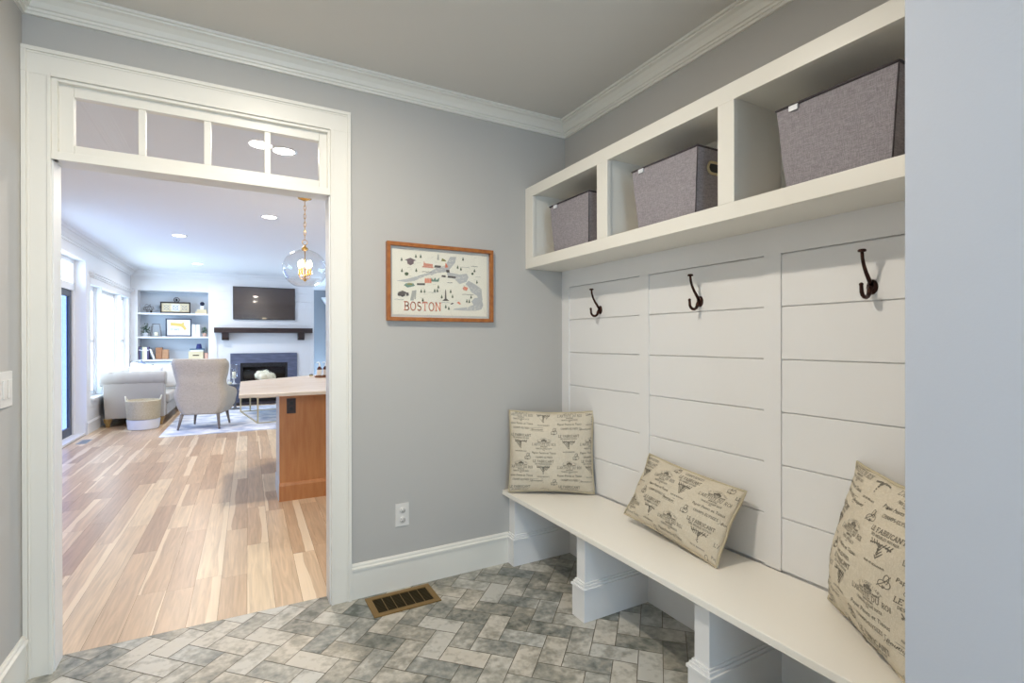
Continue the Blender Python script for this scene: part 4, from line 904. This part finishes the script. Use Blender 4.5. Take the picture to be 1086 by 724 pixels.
def ringz(z, th=.06):
    w_, F_, yb = lerp_t(Wt, z), lerp_t(Ft, z), lerp_t(Bt, z); F_ = max(F_, .13)
    o_ = Upath(w_, F_, .10, 0); i_ = Upath(w_, F_, .055, th)
    return [(p[0], p[1] + yb - .3, z) for p in o_] + [(p[0], p[1] + yb - .3, z) for p in reversed(i_)]
rings = [ringz(z) for z in zsn]; top = [(p[0] * .985, p[1] + .0, p[2] + .012) for p in ringz(1.04, .05)]; rings.append(top)
MB().loft(rings).build('backrest', chair_m, ch)
MB().box(-.255, .255, -.22, .30, .22, .32).build('seat_base', chair_m, ch, bevel=.02)
MB().box(-.26, .26, -.18, .32, .32, .46).build('seat_cushion', chair_m, ch, bevel=.04)
for (x_, y_, sx_, sy_) in ((-.24, -.24, -.04, -.05), (.24, -.24, .03, -.05), (-.22, .28, -.03, .04), (.22, .28, .03, .04)):
    MB().tube([(x_ + sx_, y_ + sy_, 0), (x_ + sx_ * .5, y_ + sy_ * .5, .11), (x_, y_, .225)], [.014, .019, .025], 10).build('leg', greyleg_m, ch)
# basket
t = thing('laundry_basket', 'woven straw basket with white lower band and two rope handles', 'basket', (-1.34, 9.44, .0005), L=True)
prof = [(.0001, 0), (.188, 0), (.196, .01)] + [(.197 + .002 * (i % 2) + i * .0011, .015 + i * .010) for i in range(14)]
MB().lathe(prof + [(.0001, .156)], n=40).build('lower_band', whiteband_m, t)
prof = [(.205, .156)] + [(.205 + .0045 * (i % 2) + i * .0008, .158 + i * .0115) for i in range(25)]; prof += [(.208, prof[-1][1] + .004), (.20, prof[-1][1]), (.185, .17), (.0001, .165)]
MB().lathe(prof, n=40, caps=False).build('woven_body', straw_m, t)
for sg in (-1, 1):
    pts = [(sg * (.205 + .022 * math.sin(PI * i / 10)), -.06 + .12 * i / 10, .42 + .075 * math.sin(PI * i / 10)) for i in range(11)]
    MB().tube(pts, .010, 8).build('handle', mat('pale_rope', (220, 214, 196), .9), t)
# coffee table
t = thing('coffee_table', 'gold metal framed coffee table with wooden top on the rug', 'table', (.2, 9.05, .0105), R(9), L=True)
MB().box(-.012, .90, -.012, 1.70, .405, .43).build('tabletop', mat('table_top_wood', (196, 176, 150), .4, var=.12, vscale=8), t, bevel=.003)
for x_, y_ in ((0, 0), (.86, 0), (0, 1.66), (.86, 1.66), (.16, 1.9 - .24), (.70, 0)): MB().box(x_, x_ + .022, y_, y_ + .022, 0, .405).build('leg', brassdull_m, t)
b = MB()
for y_ in (0, 1.66): b.box(.022, .86, y_, y_ + .020, 0, .014)
for x_ in (0, .86): b.box(x_, x_ + .020, .022, 1.66, .0, .014)
b.build('floor_rail', brassdull_m, t)
# flowers
t = thing('flower_vase', 'bunch of ivory hydrangeas in a white vase on the coffee table', 'flowers', (.32, 9.8, .4408), L=True)
MB().lathe([(.0001, 0), (.05, .001), (.062, .03), (.066, .12), (.055, .17), (.05, .19), (.044, .19), (.05, .15), (.0001, .02)], n=24).build('vase', white_m, t)
random.seed(5)
for (cx_, cy_, cz_, r_) in ((-.07, .02, .295, .085), (.06, -.03, .27, .09), (.02, .08, .31, .08), (.12, .05, .26, .07), (-.02, -.07, .27, .075)):
    b = MB().sphere((cx_, cy_, cz_), r_ * .86, 14)
    for _ in range(110):
        d_ = Vector((random.gauss(0, 1), random.gauss(0, 1), random.gauss(0, 1))).normalized(); u_ = d_.orthogonal().normalized(); v_ = d_.cross(u_); c_ = Vector((cx_, cy_, cz_)) + d_ * r_ * random.uniform(.93, 1.04); s_ = .013; a0 = random.random() * 6
        b.add([c_ + (u_ * math.cos(a0 + k * PI / 4) + v_ * math.sin(a0 + k * PI / 4)) * s_ * (1 if k % 2 else .45) + d_ * (.003 if k % 2 else 0) for k in range(8)], [tuple(range(8))])
    b.build('hydrangea_head', petal_m, t)
b = MB()
for k in range(6): a = k * 1.05; b.tube([(0.02 * math.cos(a), .02 * math.sin(a), .12), (.05 * math.cos(a), .05 * math.sin(a), .22)], .003, 6)
b.build('stem', leaf_m, t)
# side table + hurricane
t = thing('side_table', 'small round dark pedestal table in front of the fireplace', 'table', (-.15, 11.2, .0105), L=True)
MB().lathe([(.0001, .465), (.15, .465), (.156, .472), (.156, .484), (.0001, .484)], n=32).build('tabletop', mat('slate_table_top', (84, 90, 104), .4), t)
MB().lathe([(.11, 0), (.11, .012), (.03, .03), (.018, .06), (.016, .40), (.05, .455), (.06, .465)], n=20).build('pedestal', mat('grey_pedestal', (96, 98, 104), .5), t)
t = thing('hurricane_lantern', 'clear glass hurricane candle holder on the small round table', 'candle holder', (-.17, 11.2, .4955), L=True)
MB().lathe([(.0001, 0), (.05, 0), (.05, .012), (.015, .03), (.012, .10), (.05, .12), (.0001, .12)], n=24).build('base', white_m, t)
MB().lathe([(.052, .12), (.066, .17), (.066, .28), (.056, .36), (.060, .39)], n=28, caps=False).build('glass_chimney', globe_m, t)
MB().lathe([(.032, .12), (.032, .24), (.0001, .24)], n=18).build('candle', candle_m, t)
t = thing('glass_votive', 'short clear glass votive beside the hurricane on the round table', 'candle holder', (-.235, 11.12, .4955), L=True)
MB().lathe([(.0001, 0), (.035, 0), (.04, .09), (.038, .10)], n=20, caps=False).build('glass_cup', globe_m, t); MB().lathe([(.0001, .004), (.030, .004), (.033, .05), (.0001, .05)], n=16).build('candle', candle_m, t)

# ================================================================== FIREPLACE, MANTEL, TV
fp = thing('fireplace', 'slate-blue stone fireplace surround with black gas insert', 'fireplace', (.4, 12.2, 0), L=True); FB = (.4, 12.2, 0)
b = MB(); b.box(-.258, -.073, 12.22, 12.249, 0, 1.07).box(.85, 1.044, 12.22, 12.249, 0, 1.07).box(-.073, .85, 12.22, 12.249, .86, 1.07)
b.build('stone_surround', slate_m, fp, base=FB, bevel=.002)
MB().box(-.30, 1.09, 11.86, 12.219, .0005, .03).build('hearth', mat('dark_hearth_stone', (58, 52, 58), .5), fp, base=FB, bevel=.003)
b = MB(); b.box(-.072, -.03, 12.23, 12.26, .031, .859).box(.807, .849, 12.23, 12.26, .031, .859).box(-.03, .807, 12.23, 12.26, .77, .859).box(-.03, .807, 12.23, 12.26, .031, .12)
fr = b.build('insert_frame', black_m, fp, base=FB, bevel=.004)
b = MB(); 
for i in range(4): b.box(-.02, .797, 12.222, 12.23, .785 + i * .018, .793 + i * .018)
b.build('vent_louvre', mat('louvre_black', (40, 38, 46), .4), fr, base=FB)
MB().box(-.071, .848, 12.60, 12.64, 0.03, .859).box(-.071, -.06, 12.26, 12.6, .03, .859).box(.837, .848, 12.26, 12.6, .03, .859).box(-.071, .848, 12.26, 12.6, .0, .03).build('firebox', fire_m, fp, base=FB)
for i in range(3): MB().tube([(.15 + i * .06, 12.40 + i * .04, .10 + i * .03), (.62 - i * .05, 12.42 + i * .03, .10 + i * .05)], .032, 10).wobble(.012, 9, i).build('log', mat('charred_log', (92, 70, 62), .9, var=.5, vscale=12), fp, base=FB)
MB().box(-.02, .797, 12.262, 12.265, .12, .77).build('insert_glass', glass('smoked_glass', (.55, .5, .5)), fp, base=FB)
ma = thing('fireplace_mantel', 'dark stained wood mantel beam on two corbels', 'mantel', (.4, 12.15, 1.5), L=True); MA = (.4, 12.15, 1.5)
MB().box(-.545, 1.35, 12.03, 12.248, 1.505, 1.610).build('beam', darkwood_m, ma, base=MA, bevel=.004)
for x0_, x1_ in ((-.41, -.28), (1.054, 1.187)): MB().prism([(12.07, 1.505), (12.248, 1.505), (12.248, 1.35), (12.12, 1.35), (12.07, 1.40)], x0_, x1_, ax='x').build('corbel', darkwood_m, ma, base=MA, bevel=.004)
tv = thing('television', 'wide black flat television above the mantel', 'television', (.4, 12.2, 1.79), L=True); TB = (.4, 12.2, 1.79)
MB().box(-.207, 1.003, 12.20, 12.235, 1.79, 2.49).build('casing', black_m, tv, base=TB, bevel=.003)
MB().box(-.195, .991, 12.1985, 12.1999, 1.805, 2.478).build('screen', screen_m, tv, base=TB)
MB().box(.2, .6, 12.235, 12.249, 2.0, 2.3).build('wall_mount', black_m, tv, base=TB)

# ================================================================== BUILT-IN BOOKCASE
bc = thing('built_in_bookcase', 'white built-in bookcase with three open shelves over base cabinets', 'bookcase', (-1.2, 12.3, 0), L=True); BC = (-1.2, 12.3, 0)
b = MB(); b.box(-1.9695, -1.86, 12.30, 12.33, .0, 2.635).box(-.66, -.5605, 12.30, 12.33, 0, 2.635).box(-1.86, -.66, 12.30, 12.33, 2.345, 2.635).box(-1.86, -.66, 12.30, 12.33, .80, .90).box(-1.86, -.66, 12.30, 12.33, 0, .1)
b.build('face_frame', gtrim_m, bc, base=BC, bevel=.002)
b = MB(); b.box(-1.88, -1.86, 12.33, 12.60, .1, 2.36).box(-.66, -.64, 12.33, 12.60, .1, 2.36).box(-1.86, -.66, 12.33, 12.6, 2.345, 2.36); b.build('side_panel', gtrim_m, bc, base=BC)
MB().box(-1.88, -.64, 12.60, 12.615, .1, 2.36).build('back_panel', alcove_m, bc, base=BC)
for z in (1.900, 1.425): MB().box(-1.859, -.661, 12.305, 12.60, z - .035, z).build('shelf_board', gtrim_m, bc, base=BC, bevel=.002)
MB().box(-1.94, -.60, 12.26, 12.60, .93, .965).build('counter', gtrim_m, bc, base=BC, bevel=.003)
for x0_, x1_ in ((-1.855, -1.265), (-1.255, -.665)):
    d_ = MB().box(x0_, x1_, 12.284, 12.300, .11, .90).box(x0_, x0_ + .06, 12.278, 12.284, .11, .90).box(x1_ - .06, x1_, 12.278, 12.284, .11, .90).box(x0_ + .06, x1_ - .06, 12.278, 12.284, .84, .90).box(x0_ + .06, x1_ - .06, 12.278, 12.284, .11, .17).build('cabinet_door', gtrim_m, bc, base=BC)
    kx = x1_ - .03 if x0_ < -1.5 else x0_ + .03
    MB().lathe([(.006, 0), (.006, -.015), (.014, -.02), (.014, -.028), (.0001, -.03)], (kx, 12.278, .80), 12, ax='y').build('knob', black_m, d_, base=BC)

# --- shelf contents (shelf tops 1.900, 1.425, .965)
Z3, Z2, Z1 = 1.9005, 1.4255, .9655
def TT(name, label, cat, x, y, z, group=None, rz=0): return thing(name, label, cat, (x, y, z), rz, group, L=True)
t = TT('wire_orb', 'open wire orb ornament on the top shelf, left end', 'ornament', -1.70, 12.43, Z3)
b = MB(); rr = .088
for ax_, k in ((0, 0), (1, 0), (2, .0), (3, 0)):
    M_ = Matrix.Rotation(ax_ * .8 + .3, 3, 'Z') @ Matrix.Rotation(.5 + ax_ * .7, 3, 'X')
    b.tube([(M_ @ Vector((rr * math.cos(a), rr * math.sin(a), 0))) + Vector((0, 0, rr + .004)) for a in [2 * PI * i / 28 for i in range(28)]], .0035, 6, closed=True)
b.build('wire_loops', wire_m, t); MB().sphere((.045, -.03, .028), .020, 10, sc=(1, .8, 1.2)).build('bird_figure', black_m, t)
t = TT('panel_frame', 'long weathered black frame with three ornament panels on the top shelf', 'picture', -1.245, 12.44, Z3)
b = MB(); b.box(-.262, .262, -.03, 0, .0, .03).box(-.262, .262, -.03, 0, .205, .235).box(-.262, -.236, -.03, 0, .03, .205).box(.236, .262, -.03, 0, .03, .205); b.build('frame', blackframe_m, t, bevel=.002)
MB().box(-.236, .236, -.012, -.004, .03, .205).build('board', cream_m, t)
for k in range(3):
    xo = -.155 + .155 * k; b = MB(); b.box(xo - .07, xo + .07, -.016, -.012, .045, .19)
    for q in ribbon(arc(xo, .117, .045, .045, 0, 360, 12), .007) + ribbon([(xo - .06, .06), (xo + .06, .175)], .006) + ribbon([(xo - .06, .175), (xo + .06, .06)], .006): b.add([(p[0], -.0165, p[1]) for p in q], [(0, 1, 2, 3)], 1)
    b.build('ornament_panel', [paperw_m if k == 1 else cream_m, greyink_m], t)
t = TT('ring_ornament', 'small brown ring ornament standing behind the long frame', 'ornament', -1.235, 12.52, Z3)
b = MB().tube([(.048 * math.cos(a), 0, .285 + .048 * math.sin(a)) for a in [2 * PI * i / 24 for i in range(24)]], .006, 8, closed=True); b.build('ring', bronze_m, t)
MB().lathe([(.035, 0), (.035, .01), (.008, .02), (.008, .235), (.018, .24)], n=16).build('stand', bronze_m, t); MB().sphere((0, 0, .285), .022, 12, sc=(.8, .8, 1.2)).build('figure', black_m, t)
for i, (w_, h_, z_, lb) in enumerate(((.20, .045, 0, 'lower cream book lying flat on the top shelf'), (.16, .045, .0455, 'upper cream book of the flat pair on the top shelf'))):
    b = MB().box(-w_ / 2, w_ / 2, -.07, .07, .003, h_ - .003, 1).box(-w_ / 2 - .003, w_ / 2 + .003, -.073, .073, 0, .003).box(-w_ / 2 - .003, w_ / 2 + .003, -.073, .073, h_ - .003, h_)
    b.box(-w_ / 2 - .003, w_ / 2 + .003, -.073, -.070, 0, h_); o = b.build('book', [cream_m, yellow_m], base=(0, 0, 0)); o.location = GW(-.79 + .01 * i, 12.42, Z3 + z_); o.rotation_euler = (0, 0, -GA); tag(o, lb, 'book', 'books on the shelves')
t = TT('candle_block', 'white square candle block with a round black ball on top', 'ornament', -.775, 12.42, Z3 + .091)
MB().box(-.035, .035, -.035, .035, 0, .075).build('block', white_m, t, bevel=.004); MB().lathe([(.006, .075), (.006, .09)], n=10).sphere((0, 0, .120), .042, 18).build('ball', mat('navy_black', (16, 22, 50), .5), t)
# middle shelf
def plant(label, x, y, z, hw, h, pot_m, ph, seed, pr):
    t = TT('potted_plant', label, 'plant', x, y, z, 'small shelf plants'); random.seed(seed)
    MB().lathe([(.0001, 0), (pr * .8, 0), (pr, ph * .9), (pr * 1.05, ph), (pr * .9, ph), (.0001, ph * .85)], n=20).build('pot', pot_m, t)
    b = MB()
    for _ in range(150):
        a = random.random() * 2 * PI; el = random.uniform(-.1, 1.45); d_ = Vector((math.cos(a) * math.cos(el), math.sin(a) * math.cos(el), math.sin(el)))
        r0 = random.uniform(.25, 1); c_ = Vector((0, 0, ph)) + Vector((d_.x * hw * r0, d_.y * min(hw, .1) * r0, d_.z * (h - ph) * r0)); s_ = .020 * random.uniform(.8, 1.5) * (hw / .08) ** .5
        t_ = (d_ + Vector((random.uniform(-.4, .4),) * 3)).normalized(); n_ = t_.orthogonal().normalized(); w_ = t_.cross(n_)
        b.add([c_, c_ + t_ * s_ * .5 + w_ * s_ * .35, c_ + t_ * s_ * 1.3, c_ + t_ * s_ * .5 - w_ * s_ * .35], [(0, 1, 2, 3)])
    b.build('foliage', leaf_m, t)
plant('dark green leafy plant in a white pot, left end of the middle shelf', -1.755, 12.45, Z2, .078, .26, white_m, .075, 3, .045)
plant('small green plant in a pale terracotta pot, right end of the middle shelf', -.738, 12.42, Z2, .050, .19, terracotta_m, .07, 8, .036)
t = TT('candle_lantern', 'open wire lantern with a cream pillar candle on the middle shelf', 'lantern', -1.575, 12.43, Z2)
b = MB(); K = ((-.06, .06), (-.085, .085))
top_ = [(-.06, -.05), (.06, -.05), (.06, .05), (-.06, .05)]; bot_ = [(-.09, -.07), (.09, -.07), (.09, .07), (-.09, .07)]
for i in range(4):
    j = (i + 1) % 4; b.tube([(*top_[i], .25), (*bot_[i], .004)], .004, 6).tube([(*top_[i], .25), (*top_[j], .25)], .004, 6).tube([(*bot_[i], .004), (*bot_[j], .004)], .004, 6)
b.build('wire_frame', wire_m, t); MB().lathe([(.0001, .001), (.035, .001), (.035, .09), (.0001, .09)], n=18).build('candle', candle_m, t)
t = TT('framed_picture', 'charcoal framed yellow state-outline print on the middle shelf', 'picture', -1.19, 12.43, Z2)
b = MB(); b.box(-.225, .225, -.02, 0, 0, .025).box(-.225, .225, -.02, 0, .345, .37).box(-.225, -.20, -.02, 0, .025, .345).box(.20, .225, -.02, 0, .025, .345); b.build('frame', greyframe_m, t, bevel=.002)
b = MB().box(-.20, .20, -.010, -.004, .025, .345, 0)
ms = [(-.14, .285), (.05, .275), (.08, .295), (.10, .27), (.09, .24), (.12, .20), (.14, .15), (.10, .13), (.07, .17), (.04, .20), (-.14, .225)]
b.add([(x_, -.0105, z_) for x_, z_ in ms], [tuple(range(len(ms)))], 1)
for p in caps("BY MASS", -.06, .125, .038, .15, .16, False): b.add([(q[0], -.0106, q[1]) for q in p], [tuple(range(len(p)))], 2)
b.build('print', [paperw_m, yellow_m, greyink_m], t)
for i, (xo, r_, lb) in enumerate(((-.924, .03, 'left tall white fluted sleeve beside the state picture'), (-.848, -.02, 'right tall white fluted sleeve beside the small plant'))):
    b = MB()
    rings = [[(a * s_, c * s_, z_) for a, c in ((-.034, -.05), (-.012, -.056), (.012, -.056), (.034, -.05), (.034, .05), (-.034, .05))] for z_, s_ in ((0, 1.05), (.12, 1), (.25, .88))]
    b.loft(rings, smooth=False); o = b.build('white_vase', white_m); o.location = GW(xo, 12.43, Z2); o.rotation_euler = (0, 0, -GA + r_); tag(o, lb, 'vase', 'white sleeves on the middle shelf')
# lower shelf
def book(label, x, w_, h_, m1, tilt=0, dp=.15):
    b = MB().box(0, .003, -dp / 2, dp / 2, 0, h_).box(w_ - .003, w_, -dp / 2, dp / 2, 0, h_).box(.0, w_, -dp / 2 - .002, -dp / 2 + .002, 0, h_).box(.003, w_ - .003, -dp / 2 + .002, dp / 2 - .004, .003, h_ - .003, 1)
    b.box(0.001, w_ - .001, -dp / 2 - .0026, -dp / 2 - .002, h_ * .7, h_ * .78, 1)
    o = b.build('book', [m1, paperw_m]); o.location = GW(x, 12.42, Z1); o.rotation_euler = (0, -tilt, -GA); return tag(o, label, 'book', 'books on the shelves')
book('dark purple upright book against the left side of the lower shelf', -1.855, .034, .255, purple_m)
book('thin grey-blue upright book second in the lower shelf row', -1.819, .022, .245, teal_m)
book('cream upright book with thick spine third in the lower shelf row', -1.795, .040, .25, cream_m)
book('pale yellow upright book in the middle of the lower shelf row', -1.753, .034, .245, candle_m)
book('dark upright book next to the leaning white one on the lower shelf', -1.717, .030, .25, purple_m)
book('white book leaning at the end of the lower shelf row', -1.612, .030, .215, white_m, .32)
def boxy(name, label, cat, x, y, z, w_, d_, h_, m, group=None, lidm=None):
    t = TT(name, label, cat, x, y, z, group); MB().box(-w_ / 2, w_ / 2, -d_ / 2, d_ / 2, 0, h_ * .8).build('body', m, t, bevel=.003)
    MB().box(-w_ / 2 - .002, w_ / 2 + .002, -d_ / 2 - .002, d_ / 2 + .002, h_ * .8, h_).build('lid', lidm or m, t, bevel=.002); return t
boxy('keepsake_box', 'taller brown keepsake box on the lower shelf', 'box', -1.525, 12.44, Z1, .105, .14, .235, kraft_m, 'brown boxes')
boxy('keepsake_box', 'shorter light brown keepsake box on the lower shelf', 'box', -1.415, 12.43, Z1, .100, .14, .195, kraft2_m, 'brown boxes')
t = boxy('storage_crate', 'cream crate with a dark slot handle under the stacked books', 'box', -.885, 12.44, Z1, .26, .18, .150, cream_m)
MB().box(-.055, .055, -.096, -.091, .06, .08).build('handle_slot', bronze_m, t)
t = boxy('keepsake_box', 'small pinkish box beside the cream crate', 'box', -.705, 12.45, Z1, .065, .14, .115, terracotta_m)
for i, (w_, h_, z_, m_, lb, xo) in enumerate(((.22, .030, .151, paperw_m, 'pale flat book lying on the cream crate', -.87), (.26, .026, .1815, teal_m, 'teal flat book on top under the navy cup', -.86))):
    b = MB().box(-w_ / 2, w_ / 2, -.07, .07, .003, h_ - .003, 1).box(-w_ / 2 - .003, w_ / 2 + .003, -.073, .073, 0, .003).box(-w_ / 2 - .003, w_ / 2 + .003, -.073, .073, h_ - .003, h_).box(-w_ / 2 - .003, w_ / 2 + .003, -.073, -.070, 0, h_)
    o = b.build('book', [m_, paperw_m]); o.location = GW(xo, 12.43, Z1 + z_); o.rotation_euler = (0, 0, -GA); tag(o, lb, 'book', 'books on the shelves')
o = MB().lathe([(.055, 0), (.050, .03), (.038, .10), (.0001, .10)], n=24).lathe([(.056, .0), (.058, .008), (.054, .012)], n=24, caps=False).build('navy_cup', navy_m); o.location = GW(-.835, 12.43, Z1 + .2078); tag(o, 'upturned navy blue cup on the flat books, lower shelf', 'cup')
